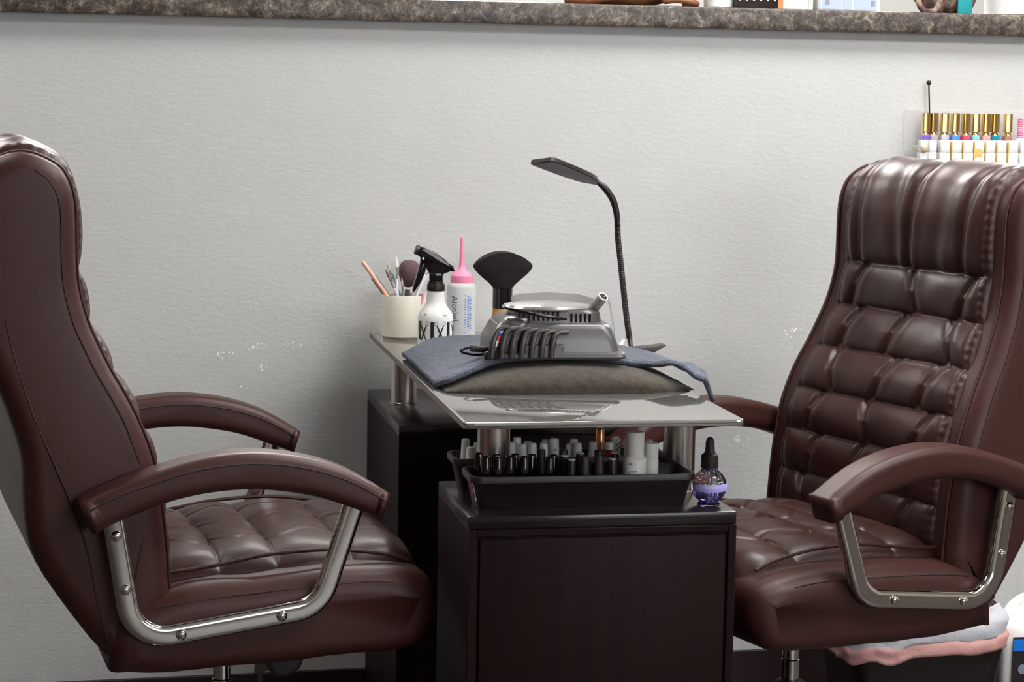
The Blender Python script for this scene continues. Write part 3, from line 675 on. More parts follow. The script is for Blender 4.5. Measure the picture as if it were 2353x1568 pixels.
# the word Alcohol written downwards: text x runs down the bottle
def dn(P, z0, x0=-.0185, s_=.0125): return [(x0 + .85 * s_ * y + x * .0014, z0 - x * s_ + y * .002) for x, y in P]
zz = .084
hand(dn([(0, 0), (.2, .55), (.45, 1.05)], zz)); hand(dn([(.45, 1.05), (.6, .5), (.75, -.02)], zz)); hand(dn([(.15, .38), (.4, .4), (.68, .36)], zz))
hand(dn([(.95, 1.0), (.97, .5), (1.0, 0)], zz))
hand(dn([(1.65, .55), (1.4, .6), (1.22, .3), (1.35, .02), (1.7, .1)], zz))
hand(dn([(2.0 + .24 * cos(a), .3 + .28 * sin(a)) for a in [2 * pi * k / 12 for k in range(13)]], zz))
hand(dn([(2.5, .95), (2.48, .5), (2.5, 0)], zz)); hand(dn([(2.5, .3), (2.65, .5), (2.8, .35), (2.82, 0)], zz))
hand(dn([(3.12 + .2 * cos(a), .25 + .24 * sin(a)) for a in [2 * pi * k / 12 for k in range(13)]], zz))
hand(dn([(3.6, .95), (3.58, .5), (3.6, 0), (3.8, -.05)], zz))
random.seed(5)
for col_, (xm, zt, zb_, w2) in enumerate(((.0080, .086, .016, .0010), (.0140, .084, .022, .0020), (.0188, .082, .022, .0024))):
    z = zt
    while z > zb_:
        h_ = random.uniform(.0009, .0018)
        if random.random() > .18:
            xw = w2 * random.uniform(.6, 1)
            stroke('printed_scale', [(xm - xw, z), (xm, z + random.uniform(-.0003, .0003)), (xm + xw, z)], h_ * .45, blue_ink, ab, Ra + .00005, A1)
        z -= h_ + random.uniform(.0012, .0022)

# ------------------------------------------------------------------ cup with brushes
CP = thing('brush_cup', 'cream cylindrical ceramic cup holding nail tools at the left of the desk', 'cup', (.0555, 1.034, .750))
lathe('cup_body', [(0, 0), (.039, 0), (.0408, .002), (.0410, .076), (.0400, .078), (.0385, .077), (.0380, .006), (0, .006)], cream, CP, seg=64)
def stick(name, label, cat, base, tip, r, mt_, segs=None, extra=None):
    base = Vector(base); tip = Vector(tip); d = (tip - base); Ls = d.length; q = d.normalized().to_track_quat('Z', 'Y')
    t_ = bpy.data.objects.new(name, None); COL.objects.link(t_); t_.location = base; t_.rotation_mode = 'QUATERNION'; t_.rotation_quaternion = q; tag(t_, label, cat)
    return t_, Ls
cb = Vector((.0555, 1.034, .757))
def inn(a, r_=.033): return cb + Vector((r_ * cos(radians(a)), r_ * sin(radians(a)), 0))
t, Ls = stick('marker_pen', 'thick peach and grey pen leaning left out of the cream cup', 'pen', inn(-20, .018), (-.022, 1.036, .8885), .005, None)
lathe('barrel', [(0, 0), (.0050, 0), (.0056, .01), (.0058, Ls - .035), (0, Ls - .035)], mat('grey_mauve_grip', (.22, .17, .18), .45), t, seg=20, c=(-.0028, 0, 0))
lathe('upper_barrel', [(0, .03), (.0038, .03), (.0038, Ls - .003), (.0028, Ls), (0, Ls)], mat('peach_plastic', (.85, .47, .36), .4), t, seg=20, c=(.0022, 0, 0))
brs = [('slim white brush with brown tip leaning left in the cup', (.019, 1.028, .876), (-10, .02), (.85, .85, .87), (.20, .10, .06)),
       ('slim lavender brush with pale tip beside the brown-tipped brush', (.024, 1.045, .890), (40, .01), (.62, .60, .85), (.55, .52, .40)),
       ('clear upright brush with white bristles in the middle of the cup', (.0430, 1.050, .897), (-140, .016), (.8, .8, .86), (.85, .85, .85)),
       ('thin teal brush behind the upright clear brush', (.036, 1.060, .868), (30, .02), (.05, .25, .30), (.10, .30, .32)),
       ('short lilac tweezers with forked tip in front of the cup centre', (.0480, 1.014, .861), (-80, .02), (.45, .36, .62), (.5, .45, .55))]
for lb_, tip, (aa, ra), c1, c2 in brs:
    t, Ls = stick('nail_brush', lb_, 'brush', inn(aa, ra), tip, .003, None)
    m1 = mat('brush_handle', c1, .3); m2 = mat('brush_tip', c2, .7)
    lathe('handle', [(0, 0), (.0020, 0), (.0030, .02), (.0030, Ls * .55), (.0016, Ls * .72), (0, Ls * .72)], m1, t, seg=16)
    lathe('ferrule', [(0, Ls * .70), (.0019, Ls * .70), (.0021, Ls * .86), (0, Ls * .86)], brushed, t, seg=16)
    lathe('bristle_tip', [(0, Ls * .85), (.0019, Ls * .85), (.0022, Ls * .92), (.0003, Ls), (0, Ls)], m2, t, seg=14)
# files leaning right
for lb_, tip, (aa, ra), wd, c1 in (('lilac grey nail file leaning right in the cup', (.094, 1.022, .868), (200, .026), .010, (.42, .40, .45)),
                                   ('white edged lavender nail file leaning right behind the spray bottle', (.088, 1.010, .862), (-110, .030), .008, (.62, .55, .70)),
                                   ('printed grey nail file, rightmost tool in the cup', (.1010, 1.032, .868), (170, .020), .009, (.40, .38, .40))):
    t, Ls = stick('nail_file', lb_, 'nail file', inn(aa, ra), tip, .003, None)
    bm = bmesh.new(); add_box(bm, -wd, wd, -.0016, .0016, 0, Ls, .001, 1); link('file_board', finish(bm), mat('file_grit', c1, .7, bump=(900, .5, .001)), t)
    box('edge_strip', -wd - .0002, -wd + .0016, -.0019, .0019, .002, Ls - .002, white_plastic, t)
t, Ls = stick('round_brush', 'round mauve and dark powder brush behind the black spray head', 'brush', inn(80, .022), (.071, 1.066, .889), .004, None)
lathe('handle', [(0, 0), (.003, 0), (.0045, .03), (.005, Ls - .055), (0, Ls - .055)], mat('slate_handle', (.12, .12, .16), .4), t, seg=18)
lathe('bristles', [(0, Ls - .052), (.006, Ls - .050), (.014, Ls - .042), (.0195, Ls - .028), (.0200, Ls - .016), (.0165, Ls - .006), (.010, Ls - .001), (0, Ls)], mat('mauve_bristles', (.13, .07, .085), .8, bump=(300, .6, .002)), t, seg=28)
t, Ls = stick('pink_stick', 'small pink cuticle stick at the right rim of the cup', 'stick', inn(-60, .026), (.0885, 1.005, .8335), .003, None)
lathe('stick_body', [(0, 0), (.0025, 0), (.0030, Ls - .004), (.001, Ls), (0, Ls)], pink, t, seg=14)

# ------------------------------------------------------------------ executive chairs
CC = {}
def cached(key, fn):
    if key not in CC: CC[key] = fn(); return CC[key]
    return None
front_line = [(-.118, .500), (-.122, .560), (-.128, .620), (-.140, .690), (-.160, .746), (-.178, .783), (-.196, .815), (-.212, .849), (-.227, .885), (-.238, .930), (-.241, .969), (-.2425, 1.045), (-.255, 1.085), (-.275, 1.103), (-.309, 1.115), (-.343, 1.108), (-.378, 1.080)]
rear_line = [(-.400, 1.030), (-.404, .960), (-.392, .900), (-.368, .840), (-.338, .765), (-.320, .700), (-.318, .640), (-.308, .572), (-.275, .510), (-.205, .416), (-.170, .420)]
def halfw(z): return .252 - .020 * smooth01((z - .70) / .25)
cush = catmull([Vector((x, 0, z)) for x, z in [(-.120, .520), (-.126, .600), (-.139, .680), (-.166, .755), (-.196, .812), (-.219, .862), (-.232, .905), (-.238, .945), (-.241, .985), (-.244, 1.045), (-.256, 1.084), (-.277, 1.104), (-.309, 1.115), (-.343, 1.107), (-.375, 1.082), (-.395, 1.045)]], 24)
cumul = [0]
for a, b in zip(cush, cush[1:]): cumul.append(cumul[-1] + (b - a).length)
def at_s(s):
    s = max(0, min(cumul[-1], s))
    import bisect
    i = min(max(bisect.bisect(cumul, s) - 1, 0), len(cush) - 2)
    f = (s - cumul[i]) / (cumul[i + 1] - cumul[i]); p = cush[i].lerp(cush[i + 1], f); t = (cush[min(i + 2, len(cush) - 1)] - cush[max(i - 1, 0)]).normalized()
    return p, Vector((t.z, 0, -t.x))
def s_of_z(z):
    for i, p in enumerate(cush):
        if p.z >= z: return cumul[i]
    return cumul[-1]
SEAMS = [0] + [s_of_z(z) for z in (.588, .658, .728, .800, .873, .948)] + [cumul[-1]]
def puff(t, p=.5): return max(0, sin(pi * min(max(t, 0), 1))) ** p
def gau(d, s): return math.exp(-(d / s) ** 2)
def cushion_pt(u, v):
    s = u * cumul[-1]; p, nrm = at_s(s)
    row = 0
    for k in range(len(SEAMS) - 1):
        if SEAMS[k] <= s <= SEAMS[k + 1]: row = k
    s0, s1 = SEAMS[row], SEAMS[row + 1]; t = (s - s0) / (s1 - s0)
    hw = halfw(p.z) - .050
    vv = 2 * v - 1; y = vv * hw
    edge = max(0, 1 - abs(vv) ** 14) ** .5
    if row < len(SEAMS) - 2:
        a = puff(t, .42) * .014
        for kk, c0 in enumerate((-.125, .005, .130)):
            c = c0 + .010 * sin(row * 2.3 + kk * 1.7) + (.024 * (t - .5)) * (-1 if (row + kk) % 3 == 0 else 1)
            a -= (.0090 * gau(y - c, .006) + .004 * gau(y - c - .016 * (1 - t), .016)) * (.35 + .65 * abs(2 * t - 1) ** .7)
            a += .0022 * gau(y - c - .022, .010)
    else:
        a = .015 * min(1, puff(min(t / .36, .5), .45)) * (1 if t < .8 else (1 - (t - .8) * 1.5))
        g_ = (1 - smooth01((t - .45) / .4))
        for kk, (c0, sl, dp, w_) in enumerate(((.118, .05, .0055, .007), (-.012, .02, .0075, .008), (-.040, -.06, .003, .012), (-.140, -.03, .0055, .008), (.06, .09, .0018, .014))):
            c = c0 + sl * t * t * 1.2
            a -= 1.3 * dp * gau(y - c, w_ * (1 + 1.5 * t)) * (.35 + .65 * g_) * (1 - .5 * smooth01((t - .6) / .4))
            a += dp * .35 * gau(y - c - .02, .012) * g_
    # ruffle along the sewn edges
    ed = hw - abs(y)
    a += .0011 * sin(s * 2 * pi / .0155 + (2 if y > 0 else 0)) * gau(ed - .006, .007)
    a -= .0025 * gau(ed - .016, .004)
    a += noise.noise(Vector((s * 22, y * 22, row))) * .0018
    q = p + nrm * (a * edge - .004 * (1 - edge) + .002)
    q.y = y
    return q
seat_lat = [-.125, -.040, .042, .153, .300]
def seat_pt(u, v):
    x = -.125 + .389 * u; vv = 2 * v - 1; hw = .205 - .018 * smooth01((u - .85) / .15); y = vv * hw
    row = 0
    for k in range(4):
        if seat_lat[k] <= x <= seat_lat[k + 1]: row = k
    t = (x - seat_lat[row]) / (seat_lat[row + 1] - seat_lat[row])
    zb = .528 + .012 * sin(pi * min(1, max(0, u)) * .9) - .040 * smooth01((x - .20) / .10) ** 1.5
    a = puff(t, .4) * .012
    for kk, c0 in enumerate((-.105, .0, .105)):
        c = c0 + .018 * sin(t * pi * 2 + row * 1.9 + kk) * .8
        a -= (.006 * gau(y - c, .007) + .003 * gau(y - c - .018, .016)) * (.45 + .55 * abs(2 * t - 1) ** .7)
    a += noise.noise(Vector((x * 20, y * 20, 9))) * .0018
    edge = max(0, 1 - abs(vv) ** 10) ** .6 * min(1, max(0, (1 - u) / .03)) ** .5
    crown = .006 * (1 - vv * vv)
    drop = .016 * abs(vv) ** 9 + .012 * smooth01((u - .95) / .05)
    return Vector((x, y, zb + crown + a * edge - .006 * (1 - edge) - drop))
def make_chair(label, loc, rz, dz):
    t = thing('office_chair', label, 'chair', loc, rz)
    def put(key, name, maker, parent, z=dz):
        if key in CC:
            o = bpy.data.objects.new(name, CC[key].data); COL.objects.link(o); o.parent = parent
            for md in CC[key].modifiers:
                nm = o.modifiers.new(md.name, md.type)
                if md.type == 'SOLIDIFY': nm.thickness = md.thickness; nm.offset = md.offset
        else: o = maker(parent); CC[key] = o
        o.location = (0, 0, z); return o
    # --- backrest shell
    def mk_back(p):
        poly = [(a.x, a.z) for a in catmull([Vector((x, 0, z)) for x, z in front_line + rear_line], 3)]
        def tp(co): return Vector((co.x, co.y * halfw(co.z) / .252, co.z))
        return rprism('backrest', poly, -.252, .252, .030, leather_side, p, fn=tp)
    back = put('back', 'backrest', mk_back, t)
    put('bcush', 'back_cushion', lambda p: grid('back_cushion', 300, 120, cushion_pt, leather, p), t)
    for s_ in (-1, 1):
        def mk_pipe(p, s_=s_):
            P = [Vector((q[0] + (.0015 if True else 0), s_ * (halfw(q[1]) - .026), q[1] + .0)) for q in front_line]
            P = [pp + Vector((.0, 0, .0)) for pp in P]
            return tube('piping', P, .0022, leather_side, p, 8, 6)
        put('pipe%d' % s_, 'piping', mk_pipe, back, 0)
        def mk_seam(p, s_=s_):
            return tube('side_seam', [Vector((x, s_ * (halfw(z) - .0008 - .0), z)) for x, z in ((-.345, .930), (-.330, .850), (-.305, .763), (-.276, .690), (-.256, .640), (-.236, .580), (-.218, .486), (-.206, .440))], .0016, stitch, p, 8, 6)
        put('seam%d' % s_, 'side_seam', mk_seam, back, 0)
        def mk_st(p, s_=s_):
            return tube('stitching', [Vector((x - .022, s_ * (halfw(z) - .0004), z - .012 * smooth01((z - 1.0) / .1))) for x, z in front_line[3:-3]], .0009, stitch, p, 6, 6)
        put('st%d' % s_, 'stitching', mk_st, back, 0)
    # --- seat
    def mk_seat(p):
        poly = [(-.205, .405), (-.120, .398), (0, .400), (.150, .405), (.218, .408), (.246, .418), (.263, .442), (.270, .472), (.264, .500), (.246, .515), (.195, .528), (.100, .528), (-.050, .520), (-.130, .510), (-.200, .480)]
        poly = [(a.x, a.z) for a in catmull([Vector((x, 0, z)) for x, z in poly], 3)]
        return rprism('seat', poly, -.264, .264, .030, leather_side, p, fn=lambda co: Vector((co.x, co.y * (1 - .06 * smooth01((co.x - .2) / .1)), co.z + .004 * noise.noise(co * 14) - (.010 * max(0, abs(co.y) - .2) / .06))))
    seat = put('seat', 'seat', mk_seat, t)
    put('scush', 'seat_cushion', lambda p: grid('seat_cushion', 170, 150, seat_pt, leather, p), t)
    for s_ in (-1, 1):
        put('cpipe%d' % s_, 'piping', lambda p, s_=s_: tube('piping', [Vector((x, s_ * y, z)) for x, y, z in ((-.12, .207, .524), (-.05, .207, .531), (.03, .207, .543), (.12, .207, .545), (.2, .206, .534), (.235, .204, .522))], .0030, leather_side, p, 8, 6), seat, 0)
        put('sst%d' % s_, 'stitching', lambda p, s_=s_: tube('stitching', [Vector((x, s_ * y, z)) for x, y, z in ((-.15, .2585, .487), (-.05, .2590, .497), (.05, .2590, .503), (.15, .2590, .507), (.2, .2585, .504))], .0009, stitch, p, 6, 6), seat, 0)
    # --- arms
    top = catmull([Vector((x, 0, z)) for x, z in ((-.251, .646), (-.215, .664), (-.16, .684), (-.09, .702), (-.02, .708), (.05, .700), (.11, .682), (.155, .658), (.181, .641))], 5)
    bot = catmull([Vector((x, 0, z)) for x, z in ((.170, .606), (.130, .622), (.07, .643), (.0, .655), (-.06, .655), (-.12, .646), (-.18, .627), (-.232, .604))], 5)
    for s_ in (-1, 1):
        def mk_arm(p, s_=s_):
            poly = [(q.x, q.z) for q in top + bot]
            return rprism('armrest', poly, s_ * .28 - .032, s_ * .28 + .032, .015, leather_side, p)
        arm = put('arm%d' % s_, 'armrest', mk_arm, t)
        put('armp%d' % s_, 'piping', lambda p, s_=s_: tube('piping', [Vector((q.x, s_ * .28 - .0325, q.z - .014)) for q in top[2:-2:3]], .0011, stitch, p, 6, 4), arm, 0)
        def mk_frame(p, s_=s_):
            def fil(P, Q, R2, r, n=12):
                a = (P - Q).normalized(); b = (R2 - Q).normalized(); ang = a.angle(b); d = r / math.tan(ang / 2)
                c = Q + (a + b).normalized() * (r / sin(ang / 2)); p0 = Q + a * d; p1 = Q + b * d; out = []
                v0 = p0 - c; v1 = p1 - c; tot = v0.angle(v1)
                for k in range(n + 1):
                    f = k / n; out.append(c + (v0 * sin((1 - f) * tot) + v1 * sin(f * tot)) / sin(tot))
                return out
            y = s_ * .275
            A, B_, C_, D_ = Vector((-.206, y, .640)), Vector((-.176, y, .446)), Vector((.087, y, .479)), Vector((.139, y, .636))
            path = [A] + fil(A, B_, C_, .055) + fil(B_, C_, D_, .055) + [D_]
            bm = bmesh.new(); add_sweep(bm, path, rrect(.020, .030, .0085, 5), up=Vector((0, 1, 0)))
            return link('arm_frame', finish(bm), chrome, p)
        fr = put('frame%d' % s_, 'arm_frame', mk_frame, t)
        for bi, (x, z) in enumerate(((-.199, .597), (-.187, .522), (-.111, .4545), (.030, .4720))):
            put('bolt%d_%d' % (s_, bi), 'bolt', lambda p, s_=s_, x=x, z=z: lathe('bolt', [(0, -.002), (.0078, -.002), (.0078, .001), (.0068, .0035), (.0040, .0055), (0, .0062)], chrome, p, seg=24, M=Matrix.Translation((x, s_ * .2852, z)) @ Matrix.Rotation(radians(90 if s_ < 0 else -90), 4, 'X')), fr, 0)
    # --- mechanism, lever, column, star base
    put('mech', 'tilt_mechanism', lambda p: box('tilt_mechanism', -.10, .10, -.085, .085, .385, .412, blackm, p, bev=.006), t)
    put('lever', 'tension_paddle', lambda p: prism('tension_paddle', [(.028, .405), (.034, .372), (.044, .352), (.062, .350), (.083, .362), (.088, .376), (.080, .405)], -.175, -.120, blackm, p, bev=.006), t)
    lathe('gas_lift', [(0, .150), (.0145, .150), (.0145, .300 + dz), (.0150, .303 + dz), (.0150, .306 + dz), (.0132, .308 + dz), (.0132, .388 + dz), (0, .388 + dz)], chrome, t, seg=32)
    put('sleeve', 'column_sleeve', lambda p: lathe('column_sleeve', [(0, .070), (.027, .070), (.025, .240), (.020, .244), (.0150, .244), (0, .244)], blackm, p, seg=32), t, 0)
    def mk_star(p):
        bm = bmesh.new()
        add_lathe(bm, [(0, .055), (.045, .055), (.048, .075), (.036, .100), (0, .102)], seg=30)
        for k in range(5):
            a = 2 * pi * k / 5 + .3; d = Vector((cos(a), sin(a), 0))
            add_sweep(bm, catmull([d * .03 + Vector((0, 0, .085)), d * .15 + Vector((0, 0, .082)), d * .29 + Vector((0, 0, .066))], 6), rrect(.045, .026, .008, 3), up=Vector((-d.y, d.x, 0)), scale=[1 - .4 * i / 12 for i in range(13)])
        return link('star_base', finish(bm), chrome, p)
    sb = put('star', 'star_base', mk_star, t, 0)
    for k in range(5):
        a = 2 * pi * k / 5 + .3
        put('caster%d' % k, 'caster', lambda p, a=a: (lambda bm: (add_lathe(bm, [(0, -.022), (.018, -.022), (.027, -.016), (.027, -.004), (.012, -.003), (.012, .003), (.027, .004), (.027, .016), (.018, .022), (0, .022)], seg=26, M=Matrix.Translation((.285 * cos(a), .285 * sin(a), .027)) @ Matrix.Rotation(a + .9, 4, 'Z') @ Matrix.Rotation(radians(90), 4, 'X')), add_lathe(bm, [(0, 0), (.005, 0), (.005, .032), (0, .032)], c=(.285 * cos(a), .285 * sin(a), .034), seg=12), link('caster', finish(bm), blackp, p))[-1])(bmesh.new()), t, 0)
    return t
CHL = make_chair('brown leather office chair on the left, seen from its side, facing the desk', (-.316, .333, 0), radians(7.8), 0)
CHR = make_chair('brown leather office chair on the right, showing its tufted backrest', (.624, .431, 0), radians(200), -.028)

# cable with plug hanging under the left chair
t = thing('power_cord', 'dark power cord with plug hanging below the left chair seat', 'cord', (-.262, .40, .396))
tube('cord', [(0, 0, -.002), (.012, 0, -.010), (.017, 0, -.028), (.017, 0, -.050)], .0040, rubber, t, 12)
prism('plug', [(.005, -.048), (.029, -.048), (.031, -.060), (.028, -.095), (.0, -.100), (.003, -.065)], -.010, .010, mat('grey_plug', (.06, .05, .05), .5), t, bev=.003)
tube('cord', [(.010, 0, -.097), (.004, 0, -.16), (-.02, .02, -.26), (-.10, .08, -.36), (-.22, .2, -.4045)], .0040, rubber, t, 12)

# ------------------------------------------------------------------ polish rack on the wall
RK = thing('polish_rack', 'clear acrylic wall rack holding two rows of nail polish', 'rack', (1.077, wl(1.077) , 1.0)); RK.rotation_euler = (0, 0, WA)
box('back_panel', 0, .50, -.004, -.001, .070, .181, acrylic, RK)
box('side_panel', 0, .003, -.085, -.0045, .070, .181, acrylic, RK)
box('side_panel', .497, .50, -.085, -.0045, .070, .181, acrylic, RK)
box('shelf', .0035, .4965, -.044, -.0045, .096, .099, acrylic, RK)
box('shelf', .0035, .4965, -.085, -.0045, .070, .073, acrylic, RK)
box('front_lip', .0035, .4965, -.086, -.084, .073, .082, acrylic, RK)
box('wall_bracket', .006, .020, -.080, -.030, .100, .112, mat('beige_bracket', (.62, .52, .33), .4), RK, bev=.004)
cols = [('violet', (.18, .10, .55)), ('grey lilac', (.42, .36, .42)), ('pale mauve', (.52, .46, .50)), ('bright blue', (.08, .28, .95)), ('hot pink red', (.90, .08, .16)), ('turquoise', (.20, .55, .65)), ('salmon', (.95, .36, .34)), ('deep teal', (.01, .24, .36)), ('copper brown', (.36, .17, .11))]
xs = [1.112, 1.129, 1.152, 1.175, 1.198, 1.219, 1.2415, 1.2605, 1.289]
for i, ((cn, cc), x) in enumerate(zip(cols, xs)):
    y = wl(x) - .030
    t = thing('nail_polish_bottle', '%s nail polish with gold cap on the upper rack tier' % cn, 'bottle', (x, y, 1.0992), WA + .1 * sin(i * 2.1), 'gold-capped polishes on the rack')
    pm = mat('polish_' + cn.replace(' ', '_'), cc, .12)
    prism('bottle_body', rrect(.0165, .0165, .003, 3), 0, .033, pm, t, bev=.001, seg=2, plane='xy')
    lathe('neck', [(0, .033), (.0078, .033), (.0065, .0375), (.005, .039), (0, .039)], gold, t, seg=20)
    prism('cap', rrect(.0150, .0150, .002, 3), .0392, .0765, gold, t, bev=.0007, seg=1, plane='xy')
x = 1.3165
t = thing('nail_polish_bottle', 'bottle with twisted pink cap at the right end of the rack', 'bottle', (x, wl(x) - .030, 1.0992), WA)
lathe('bottle_body', [(0, 0), (.010, 0), (.010, .022), (.006, .030), (0, .030)], white_plastic, t, seg=24)
lathe('cap', [(0, .029)] + [(.0065 - .0012 * (k / 18) + (.0006 if k % 2 else -.0006), .029 + k * .0022) for k in range(19)] + [(0, .070)], pink, t, seg=20)
xs2 = [1.0935, 1.1130, 1.1390, 1.1640, 1.1880, 1.2120, 1.2360, 1.2600, 1.2850, 1.3100, 1.3350]
for i, x in enumerate(xs2):
    y = wl(x) - .064
    t = thing('nail_polish_bottle', 'white polish bottle, %s from the left on the lower rack tier' % ORD[i], 'bottle', (x, y, 1.0732), WA, 'white bottles on the lower rack tier')
    wb = .0170 if i < 2 else .0215
    prism('bottle_body', rrect(wb, .018, .003, 3), 0, .0255, white_plastic, t, bev=.001, seg=2, plane='xy')
    prism('cap', rrect(wb - .001, .0165, .003, 3), .0258, .0500, white_plastic, t, bev=.002, seg=2, plane='xy')
    if i in (3, 4, 5, 6, 7, 8): box('yellow_divider', -.0122, -.0112, -.010, .010, .001, .046, mat('yellow_trim', (.85, .62, .22), .4), t)
    if i == 5: box('gold_sticker', -.012, .004, -.0098, -.0092, .018, .034, mat('gold_sticker', (.80, .55, .16), .4), t)
# rod with ball tip
x = 1.121
t = thing('ball_tip_rod', 'thin black rod with ball tip rising above the polish rack', 'rod', (x + .004, wl(x) - .014, 1.10))
RK_z = 0
tube('rod', [(.004, 0, .003), (.001, 0, .07), (-.003, 0, .132)], .0016, blackp, t, 10)
lathe('ball_tip', [(0, -.0055), (.0034, -.004), (.0050, 0), (.0034, .004), (0, .0055)], blackp, t, (-.003, 0, .135), 20)

# ------------------------------------------------------------------ things on the counter
CT = 1.3727
def on(x, back=.0): return (x, wl(x) - .0 + back, CT)
# slouchy brown handbag
H_ = thing('handbag', 'slouchy tan brown leather handbag on the counter edge', 'bag', on(.510, .085), WA)
bagm = mat('tan_leather', (.26, .105, .045), .3, bump=(60, .3, .003))
def bag(u, v):
    a = 2 * pi * u; ph = pi * v
    r = (sin(ph)) ** .6; x = .150 * r * cos(a) * (1 + .10 * noise.noise(Vector((cos(a), sin(a), v * 3)))); y = .075 * r * sin(a) * (1 + .15 * noise.noise(Vector((cos(a) * 2, sin(a) * 2, v * 4 + 3))))
    z = .10 - .10 * cos(ph); fold = .012 * noise.noise(Vector((x * 22, y * 20, z * 20)))
    return Vector((x + fold * cos(a), y + fold * sin(a), max(0, z * (.9 + .25 * noise.noise(Vector((x * 8, y * 8, 2)))) + (fold if z > .03 else 0))))
grid('bag_body', 64, 40, bag, bagm, H_)
tube('strap', [(.110, -.05, .006), (.125, -.085, .006), (.085, -.092, .012), (.060, -.085, .010), (.075, -.070, .022), (.11, -.05, .05), (.08, .0, .17), (0, .01, .25), (-.08, .0, .17)], .006, bagm, H_, 10, 10)
tube('strap', [(-.13, -.06, .008), (-.10, -.088, .006), (-.05, -.095, .014), (.0, -.088, .020), (.04, -.08, .03)], .007, bagm, H_, 10, 10)
lathe('buckle_ring', [(.006, -.001), (.009, -.001), (.009, .001), (.006, .001), (.006, -.001)], gold, H_, seg=20, M=Matrix.Translation((-.055, -.098, .022)) @ Matrix.Rotation(radians(70), 4, 'X'))
t = thing('round_container', 'white round container between handbag and perforated black box', 'container', on(.697, .05))
lathe('container_body', [(0, 0), (.026, 0), (.029, .003), (.029, .07), (.027, .075), (0, .075)], white_plastic, t, seg=36)
lathe('lid', [(0, .075), (.030, .075), (.030, .090), (0, .092)], white_plastic, t, seg=36)
t = thing('perforated_box', 'black box with rows of round holes and an orange end', 'box', on(.768, .05), WA)
box('box_body', -.047, .038, -.040, .03, 0, .10, blackp, t, bev=.002)
box('orange_end', .0382, .048, -.040, .03, 0, .10, mat('orange_board', (.65, .26, .10), .5), t)
for r_i in range(5):
    for k in range(6):
        lathe('hole', [(0, 0), (.0024, 0), (.0024, .0006), (0, .0006)], white_paper, t, seg=14, M=Matrix.Translation((-.041 + k * .0145, -.0402, .017 + r_i * .016)) @ Matrix.Rotation(radians(90), 4, 'X'))
t = thing('white_box', 'plain white box beside the orange end of the black box', 'box', on(.855, .06), WA)
box('box_body', -.034, .020, -.035, .035, 0, .12, white_plastic, t, bev=.003); box('spine', .0205, .030, -.033, .033, 0, .12, mat('pale_grey_card', (.62, .62, .62), .5), t)
t = thing('wipes_package', 'white package with pale blue window panels', 'package', on(.960, .06), WA)
box('package_body', -.067, .067, -.035, .035, 0, .11, white_plastic, t, bev=.004)
pbm = mat('pale_blue_print', (.45, .55, .92), .5)
for a, b in ((-.064, -.060), (-.056, -.016), (-.013, .006), (.010, .058)): box('printed_panel', a, b, -.0358, -.0350, .004, .085, pbm, t)
for a in (-.050, .046): box('printed_square', a, a + .008, -.0364, -.0358, .012, .022, mat('print_grey', (.3, .3, .45), .5), t)
t = thing('patterned_bag', 'brown patterned cloth bag with a teal tag', 'bag', on(1.185, .075), WA)
pat = mat('patterned_cloth', (.055, .032, .028), .7, var=(60, (.36, .24, .19)), bump=(60, .5, .004))
def pbag(u, v):
    a = 2 * pi * u; ph = pi * v; r = sin(ph) ** .55
    x = .075 * r * cos(a) * (1 + .12 * noise.noise(Vector((cos(a) * 2, sin(a), v * 3 + 8)))); y = .045 * r * sin(a)
    z = .075 - .075 * cos(ph)
    return Vector((x, y, max(0, z + .01 * noise.noise(Vector((x * 30, y * 30, z * 20))) * r)))
grid('bag_body', 56, 30, pbag, pat, t)
box('teal_tag', .005, .036, -.054, -.051, .0005, .07, mat('teal_tag', (.01, .33, .36), .5), t, bev=.002)
tube('strap', [(-.055, -.02, .07), (-.075, -.04, .03), (-.070, -.055, .006), (-.045, -.055, .006), (-.03, -.05, .03)], .006, pat, t, 10, 8)
t = thing('white_canister', 'white round canister at the right end of the counter', 'container', on(1.335, .075))
lathe('canister_body', [(0, 0), (.052, 0), (.056, .003), (.060, .13), (0, .13)], white_plastic, t, seg=44)
lathe('lid', [(0, .13), (.062, .13), (.062, .145), (0, .148)], white_plastic, t, seg=44)

# ------------------------------------------------------------------ bin and jug behind the right chair
BN = thing('waste_bin', 'dark waste bin with white and pink liner bag under the right chair', 'bin', (1.005, .865, 0))
loft('bin_body', [rr3(0, 0, .24, .18, .03, 0), rr3(0, 0, .30, .22, .03, .195), rr3(0, 0, .302, .222, .03, .200), rr3(0, 0, .296, .216, .03, .200), rr3(0, 0, .295, .215, .03, .18), rr3(0, 0, .235, .175, .03, .006)], blackp, BN)
def liner(z0, z1, ex, ph):
    def f(u, v):
        k = int(u * 60) % 60; a = 2 * pi * u
        w_, d_ = .158 + ex, .118 + ex; n = 5
        cx = abs(cos(a)) ** (2 / n) * (1 if cos(a) >= 0 else -1); cy_ = abs(sin(a)) ** (2 / n) * (1 if sin(a) >= 0 else -1)
        wr = .006 * noise.noise(Vector((cx * 5, cy_ * 5, v * 2 + ph))) ; z = z0 + (z1 - z0) * v + .012 * noise.noise(Vector((cx * 3, cy_ * 3, ph * 4))) + .010 * cx
        s_ = 1 - .10 * smooth01((v - .5) / .5) * (1 if z1 > z0 else 0)
        return Vector((cx * (w_ + wr) * s_, cy_ * (d_ + wr) * s_, z))
    return f
grid('liner_hem', 90, 8, liner(.184, .228, .006, 1), bagpink, BN, thick=.0008)
grid('liner_bag', 90, 12, liner(.208, .262, .0045, 1), bagwhite, BN, thick=.0008)
J = thing('cleaner_jug', 'white plastic jug with blue and black label at the lower right corner', 'jug', (1.248, .850, 0)); J.scale = (1, 1, 1.10)
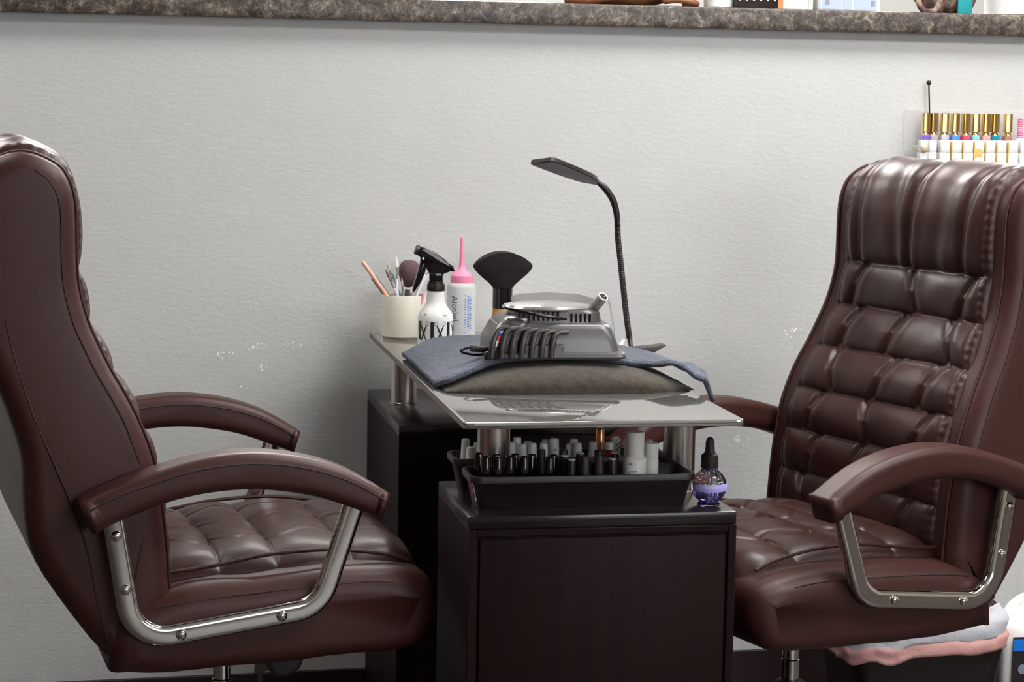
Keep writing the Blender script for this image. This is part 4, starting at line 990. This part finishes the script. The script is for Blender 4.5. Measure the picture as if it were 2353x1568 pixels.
loft('jug_body', [rr3(0, 0, .15, .10, .03, 0), rr3(0, 0, .158, .108, .03, .006), rr3(0, 0, .158, .108, .03, .190), rr3(0, 0, .148, .098, .03, .205), rr3(.01, 0, .10, .07, .03, .225), rr3(.02, 0, .05, .045, .02, .238), rr3(.02, 0, .046, .042, .02, .25)], white_plastic, J)
tube('jug_handle', [(-.060, 0, .192), (-.050, 0, .222), (-.020, 0, .240), (.010, 0, .238)], .010, white_plastic, J, 12)
lathe('jug_cap', [(0, .249), (.020, .249), (.020, .268), (0, .270)], blue_paper, J, (.02, 0, 0), 28)
jl = box('jug_label', -.066, .066, -.0555, -.0535, .03, .184, mat('black_label', (.012, .008, .012), .4), J)
box('blue_stripe', -.066, .066, -.0562, -.0552, .160, .1805, mat('blue_stripe', (.0, .19, .72), .4), jl)
for k in range(9): box('printed_text', -.030 + k * .0075 + .001 * (k % 2), -.0245 + k * .0075, -.0560, -.0555, .1500, .1535, white_paper, jl)
for k in range(4): box('printed_text', -.024 + k * .009, -.018 + k * .009, -.0560, -.0555, .1420, .1445, charcoal, jl)
lathe('printed_emblem', [(0, 0), (.0085, 0), (.0085, .0005), (0, .0005)], mat('grey_blue_print', (.20, .26, .36), .5), jl, seg=24, M=Matrix.Translation((-.046, -.0556, .128)) @ Matrix.Rotation(radians(90), 4, 'X'))
lathe('printed_emblem', [(0, 0), (.0055, 0), (.0055, .0005), (0, .0005)], mat('pale_blue_emblem', (.25, .38, .62), .5), jl, seg=24, M=Matrix.Translation((-.010, -.0556, .122)) @ Matrix.Rotation(radians(90), 4, 'X'))
lathe('printed_emblem', [(0, 0), (.0035, 0), (.0035, .0005), (0, .0005)], mat('yellow_emblem', (.60, .55, .15), .5), jl, seg=24, M=Matrix.Translation((-.004, -.0557, .130)) @ Matrix.Rotation(radians(90), 4, 'X'))
box('printed_bar', -.034, -.010, -.0560, -.0555, .1085, .1105, magenta_paper, jl); box('printed_bar', -.0095, .012, -.0560, -.0555, .1080, .1100, blue_paper, jl)
t = thing('brown_cable', 'thin brown cable curving down past the jug to the bin', 'cable', (1.27, .72, 0))
tube('cable', [(.21, .476, .55), (.19, .30, .53), (.14, .05, .48), (.10, .0, .42), (.055, .0, .31), (.02, .0, .245), (-.015, 0, .19), (-.05, 0, .150), (-.12, .0, .118), (-.22, -.02, .105), (-.36, -.03, .12), (-.50, -.03, .145)], .0028, rubber, t, 10, 10)
